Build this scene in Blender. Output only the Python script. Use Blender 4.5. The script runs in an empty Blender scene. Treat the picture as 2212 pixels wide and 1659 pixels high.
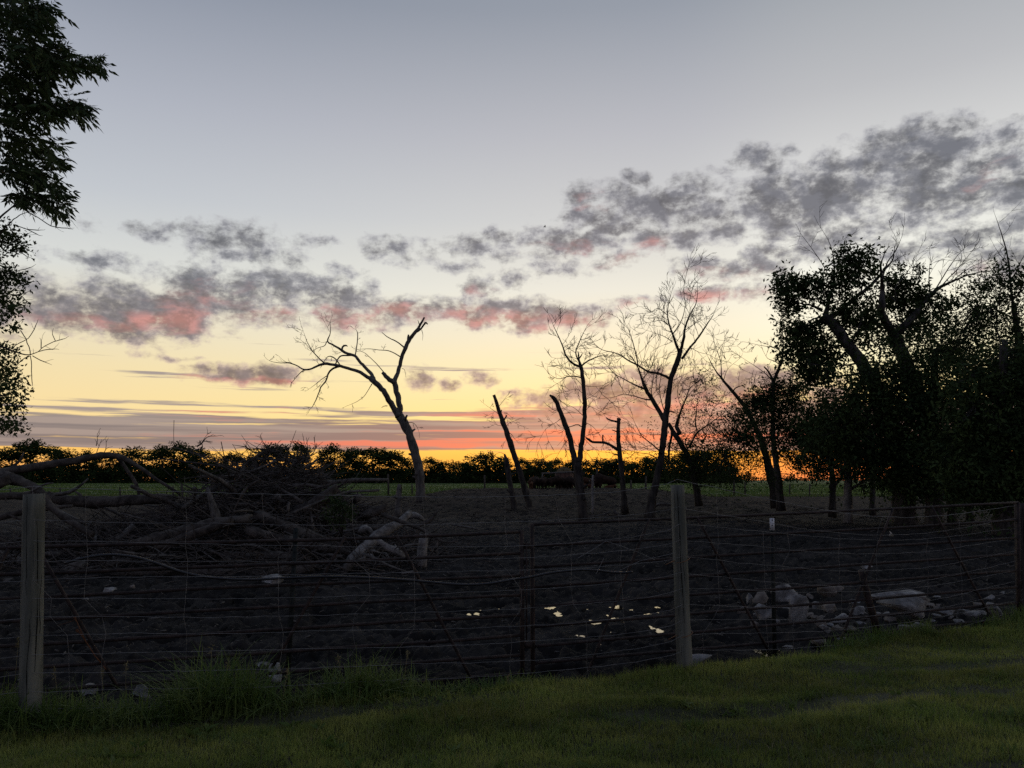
import bpy, math, random
import numpy as np

# ------------------------------------------------------------------ camera
S = bpy.context.scene
COL = S.collection
FOC = 770.0                      # focal length in pixels of the 1024 x 768 frame
CAM_H = 1.70
PITCH = math.atan((480 - 384) / FOC)
cam_data = bpy.data.cameras.new('camera')
cam_data.sensor_fit = 'HORIZONTAL'
cam_data.sensor_width = 36.0
cam_data.lens = 36.0 * FOC / 1024.0
cam_data.clip_start = 0.05
cam_data.clip_end = 12000
cam = bpy.data.objects.new('camera', cam_data)
COL.objects.link(cam)
cam.location = (0, 0, CAM_H)
cam.rotation_euler = (math.pi / 2 + PITCH, 0, 0)
S.camera = cam

# ------------------------------------------------------------------ render set-up
S.render.engine = 'CYCLES'
S.cycles.max_bounces = 4
S.cycles.diffuse_bounces = 2
S.cycles.glossy_bounces = 2
S.cycles.transmission_bounces = 2
S.cycles.caustics_reflective = False
S.cycles.caustics_refractive = False
S.cycles.use_denoising = False
S.view_settings.view_transform = 'Standard'
S.view_settings.look = 'None'
S.view_settings.gamma = 1.0
S.view_settings.use_curve_mapping = False
S.view_settings.exposure = 0.0

SUN_AZ = math.radians(8.0)       # just right of straight ahead, at the horizon
SUN_EL = math.radians(0.6)


def lin(c):
    """sRGB 0-255 to linear"""
    out = []
    for v in c:
        v = v / 255.0
        out.append(v / 12.92 if v <= 0.04045 else ((v + 0.055) / 1.055) ** 2.4)
    return out


def pix_dir(px, py):
    a = (px - 512) / FOC
    b = (384 - py) / FOC
    c, s = math.cos(PITCH), math.sin(PITCH)
    return np.array([a, c - b * s, s + b * c])


def sky_angle(px, py):
    """azimuth and elevation in degrees of a direction"""
    d = pix_dir(px, py)
    return (math.degrees(math.atan2(d[0], d[1])),
            math.degrees(math.atan2(d[2], math.hypot(d[0], d[1]))))


# ------------------------------------------------------------------ sky
world = bpy.data.worlds.new('World')
S.world = world
world.use_nodes = True
NT = world.node_tree
NT.nodes.clear()


class G:
    """tiny node-graph writer"""
    def __init__(self, nt):
        self.nt = nt

    def n(self, t, **kw):
        nd = self.nt.nodes.new(t)
        for k, v in kw.items():
            setattr(nd, k, v)
        return nd

    def put(self, sock, v):
        if isinstance(v, bpy.types.NodeSocket):
            self.nt.links.new(v, sock)
        else:
            sock.default_value = v

    def math(self, op, a, b=0.0, c=0.0, clamp=False):
        nd = self.n('ShaderNodeMath', operation=op, use_clamp=clamp)
        for i, v in enumerate((a, b, c)):
            self.put(nd.inputs[i], v)
        return nd.outputs[0]

    def vec(self, op, a, b=(0, 0, 0), c=(0, 0, 0)):
        nd = self.n('ShaderNodeVectorMath', operation=op)
        self.put(nd.inputs[0], a)
        if op not in ('LENGTH', 'NORMALIZE'):
            self.put(nd.inputs[1], b)
        if op == 'MULTIPLY_ADD':
            self.put(nd.inputs[2], c)
        return nd.outputs[1] if op in ('LENGTH', 'DOT_PRODUCT') else nd.outputs[0]

    def step(self, v, lo, hi, a=0.0, b=1.0, kind='SMOOTHSTEP'):
        nd = self.n('ShaderNodeMapRange', interpolation_type=kind)
        for i, x in enumerate((v, lo, hi, a, b)):
            self.put(nd.inputs[i], x)
        return nd.outputs[0]

    def mix(self, f, a, b, kind='MIX'):
        nd = self.n('ShaderNodeMix', data_type='RGBA', blend_type=kind)
        self.put(nd.inputs[0], f)
        for i, v in ((6, a), (7, b)):
            self.put(nd.inputs[i], v if isinstance(v, bpy.types.NodeSocket) else (*v[:3], 1))
        return nd.outputs[2]

    def noise(self, vec, scale, detail=5, rough=0.55, dist=0.0, dim='3D'):
        nd = self.n('ShaderNodeTexNoise', noise_dimensions=dim)
        self.put(nd.inputs['Vector'], vec)
        nd.inputs['Scale'].default_value = scale
        nd.inputs['Detail'].default_value = detail
        nd.inputs['Roughness'].default_value = rough
        nd.inputs['Distortion'].default_value = dist
        return nd.outputs['Fac'], nd.outputs['Color']

    def ramp(self, f, stops):
        nd = self.n('ShaderNodeValToRGB')
        el = nd.color_ramp.elements
        while len(el) > 1:
            el.remove(el[-1])
        for i, (p, c) in enumerate(stops):
            e = el[0] if i == 0 else el.new(p)
            e.position = p
            e.color = (*c[:3], 1)
        self.put(nd.inputs[0], f)
        return nd.outputs[0]


g = G(NT)
tc = g.n('ShaderNodeTexCoord')
dirv = g.vec('NORMALIZE', tc.outputs['Generated'])
sep = g.n('ShaderNodeSeparateXYZ')
g.put(sep.inputs[0], dirv)
dx, dy, dz = sep.outputs
az = g.math('MULTIPLY', g.math('ARCTAN2', dx, dy), 180 / math.pi)
el = g.math('MULTIPLY', g.math('ARCSINE', dz), 180 / math.pi)
comb = g.n('ShaderNodeCombineXYZ')
g.put(comb.inputs[0], az)
g.put(comb.inputs[1], el)
ang = comb.outputs[0]

# clear sky: colour by elevation, one ramp towards the left, one towards the glow, one behind
ELMAX = 90.0


def ramp_stops(rows):
    return [((e + 5) / (ELMAX + 5), lin(c)) for e, c in rows]


elf = g.math('DIVIDE', g.math('ADD', el, 5.0), ELMAX + 5)
left_r = g.ramp(elf, ramp_stops([(-5, (150, 95, 70)), (-0.5, (228, 140, 92)), (1.0, (250, 180, 98)), (2.2, (253, 200, 108)),
                                 (4.5, (245, 218, 160)), (7.5, (238, 218, 172)), (10.5, (228, 218, 192)),
                                 (14, (214, 216, 212)), (19, (190, 195, 202)), (25, (170, 175, 187)),
                                 (33, (134, 142, 158)), (50, (104, 119, 145)), (90, (84, 100, 130))]))
mid_r = g.ramp(elf, ramp_stops([(-5, (165, 95, 50)), (-0.5, (244, 150, 72)), (0.8, (252, 178, 74)), (2.0, (252, 196, 88)),
                                (4.5, (250, 226, 144)), (7.5, (248, 232, 178)), (10.5, (242, 232, 202)),
                                (14, (232, 230, 217)), (19, (206, 207, 206)), (25, (184, 185, 191)),
                                (33, (147, 153, 164)), (50, (108, 120, 142)), (90, (84, 100, 130))]))
right_r = g.ramp(elf, ramp_stops([(-5, (150, 80, 60)), (-0.5, (236, 128, 92)), (0.8, (250, 142, 78)), (2.5, (255, 172, 76)),
                                  (5.0, (255, 220, 130)), (8.0, (255, 244, 196)), (11, (252, 246, 220)),
                                  (15, (240, 240, 230)), (20, (218, 218, 216)), (26, (186, 187, 190)),
                                  (33, (156, 161, 168)), (50, (112, 122, 142)), (90, (84, 100, 130))]))
back_r = g.ramp(elf, ramp_stops([(-5, (60, 62, 74)), (0, (108, 104, 122)), (6, (140, 126, 140)), (14, (136, 136, 156)),
                                 (30, (112, 122, 150)), (50, (96, 110, 140)), (90, (84, 100, 130))]))
sky = g.mix(g.step(az, -38, 10), left_r, mid_r)
sky = g.mix(g.step(az, 11, 24), sky, right_r)
absaz = g.math('ABSOLUTE', g.math('SUBTRACT', az, 8.0))
sky = g.mix(g.step(absaz, 55, 130), sky, back_r)

# clouds -------------------------------------------------------------------
warp_f, warp_c = g.noise(ang, 0.40, 1.5, 0.5)
warp = g.vec('MULTIPLY_ADD', warp_c, (2.4, 1.2, 0), (-1.2, -0.6, 0))
angw = g.vec('ADD', ang, warp)


def puffs(rows, vec):
    acc = None
    for cx, cy, rx, ry, A in rows:
        a, e = sky_angle(cx, cy)
        a1, _ = sky_angle(cx + 1, cy)
        _, e1 = sky_angle(cx, cy - 1)
        rxd = rx * 1.3 * (a1 - a)
        ryd = ry * 1.35 * (e1 - e)
        v = g.vec('MULTIPLY_ADD', vec, (1 / rxd, 1 / ryd, 0), (-a / rxd, -e / ryd, 0))
        r2 = g.vec('DOT_PRODUCT', v, v)
        d = g.math('MULTIPLY_ADD', r2, -A * 0.62, A)
        acc = d if acc is None else g.math('MAXIMUM', acc, d)
    return acc


PUFFS = [
    (37, 282, 40, 10, .6), (75, 304, 60, 14, .95), (62, 317, 58, 10, 1), (112, 299, 40, 18, 1), (149, 314, 62, 20, 1.3),
    (165, 326, 46, 9, 1), (199, 284, 38, 15, 1.1), (211, 300, 42, 18, 1.1), (268, 288, 45, 14, 1), (273, 314, 40, 9, .7),
    (323, 294, 36, 14, 1), (353, 314, 36, 12, .95), (410, 309, 36, 9, 1), (460, 309, 25, 8, .85), (505, 314, 45, 11, 1.1),
    (534, 321, 30, 10, .8), (562, 316, 45, 9, 1), (634, 301, 20, 4, .55), (711, 293, 25, 5, .65), (760, 291, 25, 6, .55),
    (154, 231, 24, 9, .72), (94, 225, 12, 5, .35), (211, 245, 18, 12, .5), (236, 237, 40, 11, .8), (249, 252, 22, 8, .65),
    (298, 242, 24, 5, .55), (281, 257, 22, 7, .65), (94, 262, 34, 8, .55), (388, 247, 18, 9, .72), (403, 262, 10, 6, .45),
    (428, 252, 12, 7, .45), (472, 246, 28, 8, .75), (497, 238, 14, 7, .75), (505, 257, 16, 5, .75), (462, 267, 14, 5, .55),
    (480, 287, 16, 7, .65), (510, 279, 20, 7, .65), (343, 274, 14, 6, .45),
    (249, 374, 46, 7.5, 1.25), (171, 358, 22, 2.5, .6), (418, 378, 12, 8, .9), (450, 383, 11, 6, .9), (480, 378, 14, 6, .65),
    (569, 241, 40, 10, 1), (549, 249, 20, 8, .65), (559, 269, 22, 7, .55), (604, 194, 28, 10, .95), (634, 177, 12, 5, .8),
    (594, 217, 30, 10, 1), (629, 222, 40, 10, .95), (661, 204, 40, 13, 1.1), (693, 189, 26, 9, .85), (711, 212, 30, 12, .85),
    (652, 241, 18, 10, .85), (688, 239, 24, 8, .72), (731, 231, 18, 9, .85), (619, 259, 16, 7, .85), (698, 266, 20, 10, .95),
    (750, 269, 34, 9, .95), (753, 155, 18, 9, .95), (763, 166, 16, 6, .75), (788, 151, 9, 4.5, .65), (726, 168, 18, 4, .45),
    (765, 189, 30, 12, 1), (810, 199, 55, 24, 1.35), (810, 221, 40, 16, 1.05), (780, 209, 30, 14, .95), (835, 234, 45, 12, .9),
    (798, 251, 40, 10, .75), (852, 162, 45, 10, .95), (909, 140, 50, 14, .95), (922, 162, 62, 20, 1.2), (971, 164, 60, 25, .9),
    (884, 187, 50, 16, 1.05), (954, 192, 50, 16, 1.05), (1009, 189, 40, 20, 1), (984, 234, 60, 12, .85), (909, 224, 50, 12, .65),
    (922, 249, 40, 10, .65), (1009, 259, 40, 14, .95), (872, 243, 30, 9, .6), (1110, 180, 90, 40, 1), (1130, 250, 90, 30, .9),
    (1290, 220, 120, 60, .9), (-70, 310, 90, 18, .9), (-200, 290, 110, 30, .8),
    (537, 399, 30, 8, .75), (584, 391, 30, 8, .95), (629, 393, 50, 12, 1.05), (674, 390, 60, 15, 1.1), (743, 385, 55, 12, 1.1),
    (649, 410, 90, 9, .9), (815, 395, 30, 9, .8),
]
PINKS = [
    (172, 322, 36, 9, 1.05), (90, 323, 60, 6, .7), (195, 309, 36, 17, .7), (215, 298, 28, 14, .5), (272, 317, 40, 7, .65),
    (353, 319, 34, 9, .85), (410, 314, 36, 7, .95), (460, 313, 22, 7, .85), (505, 320, 45, 8, .95), (534, 326, 30, 8, .8),
    (562, 321, 45, 8, .95), (480, 292, 16, 5, .65), (569, 249, 34, 7, .55), (652, 250, 18, 8, .6), (619, 263, 18, 6, .75),
    (634, 303, 20, 5, .85), (711, 295, 25, 6, .9), (760, 295, 28, 8, .65), (698, 275, 20, 7, .7), (750, 276, 30, 6, .55),
    (590, 200, 16, 9, .45), (249, 381, 46, 3.5, .75), (990, 172, 26, 12, .28), (1000, 272, 45, 9, .6), (625, 416, 110, 6, .45),
    (700, 402, 85, 5, .6), (770, 394, 60, 5, .5), (600, 437, 170, 5, 1.15), (415, 444, 100, 3.5, 1.05), (255, 416, 60, 4, .6),
    (240, 441, 90, 4, .6), (500, 412, 50, 8, .6),
]
dens = puffs(PUFFS, angw)
stretch = g.vec('MULTIPLY', g.vec('MULTIPLY_ADD', warp, (0.22, 0.22, 0), ang), (0.70, 1.0, 0))
n1, _ = g.noise(stretch, 0.72, 8, 0.60)
n1b, _ = g.noise(g.vec('ADD', stretch, (0.10, -0.42, 0)), 0.70, 4, 0.6)
nf = g.math('SUBTRACT', n1, 0.5)
n3, _ = g.noise(stretch, 2.4, 5, 0.60)
dn = g.math('MULTIPLY_ADD', nf, 3.7, g.math('MAXIMUM', dens, -1.0))
dn = g.math('MULTIPLY_ADD', g.math('SUBTRACT', n3, 0.5), 1.15, dn)
cum_a = g.step(dn, -0.16, 0.98)
cum_body = g.step(dn, 0.25, 1.45)

# flat layers low over the horizon
sv = g.vec('MULTIPLY_ADD', warp, (0.5, 0.12, 0), ang)
sn, _ = g.noise(g.vec('MULTIPLY', sv, (0.065, 1.9, 0)), 1.0, 6, 0.62)
sn2, _ = g.noise(g.vec('MULTIPLY', sv, (0.05, 2.6, 3.0)), 1.0, 3, 0.5)
rise = g.math('MULTIPLY', g.step(az, -30, 12), 1.15)            # the layer top climbs towards the glow
top_el = g.math('ADD', 4.75, rise)
bandw = g.math('MULTIPLY', g.step(el, 1.85, 2.4), g.math('SUBTRACT', 1.0, g.step(el, g.math('SUBTRACT', top_el, 1.9), g.math('ADD', top_el, 0.8))))
bandw = g.math('MULTIPLY', bandw, g.math('SUBTRACT', 1.0, g.step(absaz, 60, 110)))
sd = g.math('MULTIPLY_ADD', g.math('SUBTRACT', sn, 0.5), 4.2, g.math('MULTIPLY_ADD', bandw, 1.82, -0.72))
sd = g.math('MULTIPLY_ADD', g.math('SUBTRACT', sn2, 0.5), 3.0, sd)
str_a = g.math('MULTIPLY', g.step(sd, -0.22, 0.42), g.step(el, 0.7, 1.6))
str_a = g.math('MULTIPLY', str_a, g.math('SUBTRACT', 1.0, g.step(el, 8.5, 11.0)))

pk = puffs(PINKS, angw)
pn, _ = g.noise(g.vec('MULTIPLY', angw, (0.5, 1.3, 1.0)), 0.8, 4, 0.55)
pink = g.step(g.math('MULTIPLY_ADD', g.math('SUBTRACT', pn, 0.5), 2.2, pk), 0.1, 1.45)
pink = g.math('MULTIPLY', pink, g.math('SUBTRACT', 1.0, g.step(absaz, 50, 100)))

# cloud colours
warmth = g.step(el, 15, 5)
grey_dark = g.mix(warmth, lin((92, 94, 103)), lin((112, 98, 104)))
grey_thin = g.mix(warmth, lin((160, 160, 164)), lin((186, 160, 146)))
cum_c = g.mix(cum_body, grey_thin, grey_dark)
relief = g.step(g.math('SUBTRACT', n1, n1b), -0.10, 0.12, 0.74, 1.26)
rl = g.n('ShaderNodeCombineXYZ')
for i in range(3):
    g.put(rl.inputs[i], relief)
hot = g.mix(g.step(el, 13, 4), lin((202, 136, 128)), lin((222, 112, 104)))
cum_c = g.mix(g.math('MULTIPLY', pink, 0.80), cum_c, hot)
cum_c = g.mix(1.0, cum_c, rl.outputs[0], 'MULTIPLY')
str_c = g.mix(g.step(az, -30, 5), lin((112, 108, 120)), lin((122, 98, 114)))
str_c = g.mix(g.step(sn2, 0.40, 0.60), str_c, lin((150, 138, 140)))
streak = g.math('MULTIPLY', g.step(g.math('ADD', sn2, g.math('MULTIPLY', pk, 0.10)), 0.50, 0.66), g.step(pk, -0.3, 0.8))
str_c = g.mix(g.math('MULTIPLY', streak, 0.8), str_c, lin((236, 106, 94)))
sky = g.mix(g.math('MULTIPLY', str_a, 0.93), sky, str_c)
sky = g.mix(g.math('MULTIPLY', cum_a, 0.95), sky, cum_c)

bg1 = g.n('ShaderNodeBackground')
g.put(bg1.inputs[0], sky)
bg1.inputs[1].default_value = 1.0
nish = g.n('ShaderNodeTexSky')
nish.sky_type = 'NISHITA'
nish.sun_disc = False
nish.sun_elevation = SUN_EL
nish.sun_rotation = SUN_AZ
bg2 = g.n('ShaderNodeBackground')
g.put(bg2.inputs[0], nish.outputs[0])
bg2.inputs[1].default_value = 0.025
add = g.n('ShaderNodeAddShader')
NT.links.new(bg1.outputs[0], add.inputs[0])
NT.links.new(bg2.outputs[0], add.inputs[1])
wo = g.n('ShaderNodeOutputWorld')
NT.links.new(add.outputs[0], wo.inputs[0])
world.cycles.sampling_method = 'MANUAL'
world.cycles.sample_map_resolution = 512

# the last of the sun: weak, warm and level with the horizon
sun_data = bpy.data.lights.new('sun', 'SUN')
sun_data.energy = 0.06
sun_data.color = (1.0, 0.72, 0.42)
sun_data.angle = math.radians(4)
sun = bpy.data.objects.new('sun', sun_data)
COL.objects.link(sun)
# shines from (az, el) ahead towards the camera
sun.rotation_euler = (math.pi / 2 - SUN_EL, 0, math.pi - SUN_AZ)

# ------------------------------------------------------------------ helpers
R = np.random.default_rng(7)
WORLD_LOC = {}


def nrm(v):
    v = np.asarray(v, float)
    return v / (np.linalg.norm(v) + 1e-12)


def P(px, py, d):
    """the point d metres ahead that is seen in direction (px, py)"""
    v = pix_dir(px, py)
    return np.array([0, 0, CAM_H]) + v * (d / v[1])


def Z(x0, y0, w):
    """coordinates of an enlarged detail -> frame coordinates"""
    k = w / 2212.0
    return lambda x, y: ((x0 + x * k) / 4.0, (y0 + y * k) / 4.0)


def lattice(ix, iy, seed):
    h = (ix.astype(np.int64) * 374761393 + iy.astype(np.int64) * 668265263 + seed * 974711) & 0xFFFFFFFF
    h = ((h ^ (h >> 13)) * 1274126177) & 0xFFFFFFFF
    h = h ^ (h >> 16)
    return (h & 0xFFFF) / 65535.0


def vnoise(x, y, seed=0):
    x = np.asarray(x, float)
    y = np.asarray(y, float)
    ix = np.floor(x)
    iy = np.floor(y)
    fx = x - ix
    fy = y - iy
    fx = fx * fx * (3 - 2 * fx)
    fy = fy * fy * (3 - 2 * fy)
    a = lattice(ix, iy, seed)
    b = lattice(ix + 1, iy, seed)
    c = lattice(ix, iy + 1, seed)
    d = lattice(ix + 1, iy + 1, seed)
    return (a * (1 - fx) + b * fx) * (1 - fy) + (c * (1 - fx) + d * fx) * fy - 0.5


def fbm(x, y, seed=0, octv=4, gain=0.5):
    t = 0
    a = 1.0
    for i in range(octv):
        t = t + a * vnoise(np.asarray(x) * 2 ** i + 13.7 * i, np.asarray(y) * 2 ** i - 7.1 * i, seed + i)
        a *= gain
    return t


def sstep(a, b, x):
    t = np.clip((np.asarray(x, float) - a) / (b - a), 0, 1)
    return t * t * (3 - 2 * t)


class MB:
    """collects vertices and faces, links them as one mesh object"""
    def __init__(self):
        self.v = []
        self.q = []
        self.t = []
        self.n = 0

    def add(self, v, q=None, t=None):
        v = np.asarray(v, float).reshape(-1, 3)
        if q is not None and len(q):
            self.q.append(np.asarray(q, np.int64).reshape(-1, 4) + self.n)
        if t is not None and len(t):
            self.t.append(np.asarray(t, np.int64).reshape(-1, 3) + self.n)
        self.v.append(v)
        self.n += len(v)

    def tube(self, pts, rad, sides=6, cap=True, rough=0.0, flat=1.0):
        pts = np.asarray(pts, float)
        rad = np.broadcast_to(np.asarray(rad, float), (len(pts),)).copy()
        m = len(pts)
        d = np.gradient(pts, axis=0)
        d /= np.linalg.norm(d, axis=1)[:, None] + 1e-12
        ref = np.array([0, 0, 1.0]) if abs(d[0][2]) < 0.9 else np.array([1.0, 0, 0])
        u = np.cross(d[0], ref)
        u /= np.linalg.norm(u)
        U = np.empty_like(pts)
        for i in range(m):
            u = u - d[i] * np.dot(u, d[i])
            u /= np.linalg.norm(u) + 1e-12
            U[i] = u
        W = np.cross(d, U)
        a = np.arange(sides) * (2 * math.pi / sides)
        rr = rad[:, None] * np.ones(sides)
        if rough:
            rr = rr * (1 + rough * R.standard_normal((m, sides)))
        v = pts[:, None, :] + rr[:, :, None] * (np.cos(a)[None, :, None] * U[:, None, :] + flat * np.sin(a)[None, :, None] * W[:, None, :])
        i = np.arange(m - 1)[:, None] * sides
        j = np.arange(sides)[None, :]
        k = (j + 1) % sides
        q = np.stack([i + j, i + k, i + sides + k, i + sides + j], -1).reshape(-1, 4)
        v = v.reshape(-1, 3)
        t = None
        if cap:
            v = np.vstack([v, pts[0], pts[-1]])
            c0, c1 = m * sides, m * sides + 1
            jj = np.arange(sides)
            kk = (jj + 1) % sides
            b = (m - 1) * sides
            t = np.vstack([np.stack([np.full(sides, c0), kk, jj], -1), np.stack([np.full(sides, c1), b + jj, b + kk], -1)])
        self.add(v, q, t)

    def box(self, c, s, rot=None):
        x, y, z = np.asarray(s) / 2
        v = np.array([[-x, -y, -z], [x, -y, -z], [x, y, -z], [-x, y, -z], [-x, -y, z], [x, -y, z], [x, y, z], [-x, y, z]])
        if rot is not None:
            v = v @ np.asarray(rot).T
        self.add(v + np.asarray(c), [[0, 3, 2, 1], [4, 5, 6, 7], [0, 1, 5, 4], [1, 2, 6, 5], [2, 3, 7, 6], [3, 0, 4, 7]])

    def leaves(self, c, size, aspect=0.45, droop=0.0, axis=None):
        """one diamond-shaped leaf at each point"""
        c = np.asarray(c, float)
        n = len(c)
        if n == 0:
            return
        a = R.standard_normal((n, 3)) if axis is None else np.asarray(axis, float) + 0.5 * R.standard_normal((n, 3))
        a[:, 2] -= droop
        a /= np.linalg.norm(a, axis=1)[:, None] + 1e-9
        b = np.cross(a, R.standard_normal((n, 3)))
        b /= np.linalg.norm(b, axis=1)[:, None] + 1e-9
        nn = np.cross(a, b)
        s = (size * R.uniform(0.6, 1.45, n))[:, None]
        w = s * aspect * 0.5
        v = np.stack([c, c + a * s * 0.45 + b * w + nn * w * 0.35, c + a * s, c + a * s * 0.45 - b * w + nn * w * 0.35], 1).reshape(-1, 3)
        self.add(v, np.arange(n * 4).reshape(n, 4))

    def build(self, name, mat, parent=None, origin=None, smooth=False, kind=None):
        me = bpy.data.meshes.new(name)
        V = np.vstack(self.v)
        if parent is not None:
            o0 = np.asarray(WORLD_LOC[parent.name])
        else:
            o0 = np.zeros(3) if origin is None else np.asarray(origin, float)
        V = V - o0
        nq = sum(len(x) for x in self.q)
        nt = sum(len(x) for x in self.t)
        me.vertices.add(len(V))
        me.vertices.foreach_set('co', V.astype(np.float32).ravel())
        li = []
        if nq:
            li.append(np.vstack(self.q).ravel())
        if nt:
            li.append(np.vstack(self.t).ravel())
        li = np.concatenate(li)
        me.loops.add(len(li))
        me.loops.foreach_set('vertex_index', li.astype(np.int32))
        me.polygons.add(nq + nt)
        st = np.concatenate([np.arange(nq) * 4, nq * 4 + np.arange(nt) * 3])
        me.polygons.foreach_set('loop_start', st.astype(np.int32))
        if smooth:
            me.polygons.foreach_set('use_smooth', np.ones(nq + nt, bool))
        me.update(calc_edges=True)
        me.validate()
        me.materials.append(mat)
        o = bpy.data.objects.new(name, me)
        COL.objects.link(o)
        WORLD_LOC[o.name] = o0
        if parent is not None:
            o.parent = parent
        else:
            o.location = o0
        if kind:
            o['kind'] = kind
        return o


def tag(o, label, cat, group=None):
    o['label'] = label
    o['category'] = cat
    if group:
        o['group'] = group
    return o


def thing(name, loc, label, cat, group=None):
    o = bpy.data.objects.new(name, None)
    o.empty_display_size = 0.2
    COL.objects.link(o)
    o.location = loc
    WORLD_LOC[o.name] = np.asarray(loc, float)
    return tag(o, label, cat, group)


# ------------------------------------------------------------------ materials
def material(name, c1, c2, scale=3.0, patchy=0.0, rough=0.85, spec=0.3, bump=0.0, bscale=20.0, stretch=(1, 1, 1), metal=0.0, detail=5, trans=0.0, blend=(0.35, 0.65), coords='Object'):
    m = bpy.data.materials.new(name)
    m.use_nodes = True
    nt = m.node_tree
    nt.nodes.clear()
    q = G(nt)
    t = q.n('ShaderNodeTexCoord')
    geo = q.n('ShaderNodeNewGeometry')
    src = geo.outputs['Position'] if coords == 'World' else t.outputs['Object']
    v = q.vec('MULTIPLY', src, stretch)
    f, _ = q.noise(v, scale, detail, 0.6)
    col = q.mix(q.step(f, blend[0], blend[1]), c1, c2)
    if patchy:
        f3, _ = q.noise(v, 0.42, 4, 0.6)
        pv = q.step(f3, 0.36, 0.64, 1 - patchy, 1 + patchy)
        cc = q.n('ShaderNodeCombineXYZ')
        for i_ in range(3):
            q.put(cc.inputs[i_], pv)
        col = q.mix(1.0, col, cc.outputs[0], 'MULTIPLY')
    b = q.n('ShaderNodeBsdfPrincipled')
    q.put(b.inputs['Base Color'], col)
    b.inputs['Roughness'].default_value = rough
    b.inputs['Specular IOR Level'].default_value = spec
    b.inputs['Metallic'].default_value = metal
    if bump:
        f2, _ = q.noise(v, bscale, 6, 0.65)
        bn = q.n('ShaderNodeBump')
        bn.inputs['Strength'].default_value = bump
        bn.inputs['Distance'].default_value = 0.02
        q.put(bn.inputs['Height'], f2)
        q.put(b.inputs['Normal'], bn.outputs[0])
    out = q.n('ShaderNodeOutputMaterial')
    sh = b.outputs[0]
    if trans:
        tr = q.n('ShaderNodeBsdfTranslucent')
        q.put(tr.inputs[0], col)
        mx = q.n('ShaderNodeMixShader')
        mx.inputs[0].default_value = trans
        nt.links.new(sh, mx.inputs[1])
        nt.links.new(tr.outputs[0], mx.inputs[2])
        sh = mx.outputs[0]
    nt.links.new(sh, out.inputs[0])
    return m


M = {}
M['mud'] = material('wet mud', (0.0092, 0.0085, 0.0080), (0.0245, 0.0220, 0.0200), 2.2, 0.42, 0.9, 0.10, 1.0, 26, coords='World')
M['lawn_soil'] = material('lawn soil and thatch', (0.050, 0.054, 0.028), (0.092, 0.088, 0.054), 1.3, 0.3, 0.95, 0.1, 0.6, 60, coords='World')
M['grass'] = material('mown grass', (0.138, 0.190, 0.038), (0.275, 0.285, 0.072), 1.2, 0.35, 0.7, 0.15, trans=0.40, coords='World', blend=(0.3, 0.7), stretch=(1, 1.8, 1))
M['tall_grass'] = material('tall grass', (0.075, 0.125, 0.026), (0.130, 0.170, 0.045), 3.0, 0.0, 0.6, 0.2, trans=0.40, coords='World')
M['dry_grass'] = material('dry grass heads', (0.16, 0.14, 0.07), (0.22, 0.19, 0.10), 8, 0.0, 0.8, 0.1, trans=0.3)
M['crop'] = material('young crop', (0.072, 0.130, 0.026), (0.135, 0.190, 0.046), 0.12, 0.0, 0.7, 0.15, trans=0.3, coords='World', stretch=(1, 0.5, 1))
M['far_ground'] = material('far fields', (0.03, 0.045, 0.018), (0.05, 0.06, 0.025), 0.01, 0.0, 0.95, 0.1, coords='World')
M['litter'] = material('trodden litter', (0.0085, 0.0072, 0.0066), (0.027, 0.0195, 0.0155), 1.6, 0.3, 0.95, 0.1, 0.8, 16, coords='World', blend=(0.4, 0.7))
M['dead_wood'] = material('weathered dead wood', (0.060, 0.055, 0.049), (0.13, 0.12, 0.106), 9, 0.0, 0.9, 0.15, 0.8, 40, stretch=(1, 1, 0.25))
M['bark'] = material('dark bark', (0.028, 0.025, 0.022), (0.065, 0.058, 0.050), 7, 0.0, 0.95, 0.1, 0.9, 26, stretch=(1, 1, 0.3))
M['grey_bark'] = material('grey furrowed bark', (0.034, 0.031, 0.028), (0.092, 0.086, 0.078), 6, 0.0, 0.95, 0.1, 1.0, 24, stretch=(1, 1, 0.22))
M['pale_bark'] = material('pale bark', (0.12, 0.115, 0.105), (0.26, 0.25, 0.23), 5, 0.0, 0.9, 0.1, 0.6, 22, stretch=(1, 1, 0.4))
M['brush'] = material('brush wood', (0.040, 0.035, 0.031), (0.105, 0.092, 0.080), 6, 0.0, 0.95, 0.1, 0.8, 30)
M['log'] = material('fallen log bark', (0.038, 0.033, 0.029), (0.105, 0.092, 0.078), 5, 0.0, 0.95, 0.1, 0.9, 24)
M['bare_log'] = material('barkless grey log', (0.085, 0.080, 0.073), (0.22, 0.208, 0.19), 7, 0.0, 0.85, 0.15, 0.8, 24)
M['leaf'] = material('dark leaves', (0.020, 0.036, 0.012), (0.050, 0.075, 0.022), 1.2, 0.0, 0.75, 0.12, trans=0.16, coords='World')
M['leaf_near'] = material('ash leaves', (0.022, 0.040, 0.013), (0.055, 0.080, 0.024), 2.0, 0.0, 0.7, 0.15, trans=0.18, coords='World')
M['leaf_far'] = material('shelterbelt leaves', (0.020, 0.038, 0.012), (0.045, 0.065, 0.020), 0.2, 0.0, 0.9, 0.05, trans=0.14, coords='World')
M['post'] = material('weathered post wood', (0.080, 0.083, 0.068), (0.160, 0.160, 0.130), 11, 0.0, 0.9, 0.15, 0.8, 34, stretch=(1, 1, 0.09))
M['post_dark'] = material('dark post wood', (0.035, 0.03, 0.026), (0.07, 0.06, 0.05), 11, 0.0, 0.9, 0.1, 0.7, 30, stretch=(1, 1, 0.1))
M['crack'] = material('post crack', (0.006, 0.006, 0.005), (0.010, 0.010, 0.008), 8, 0.0, 1.0, 0.0)
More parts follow.
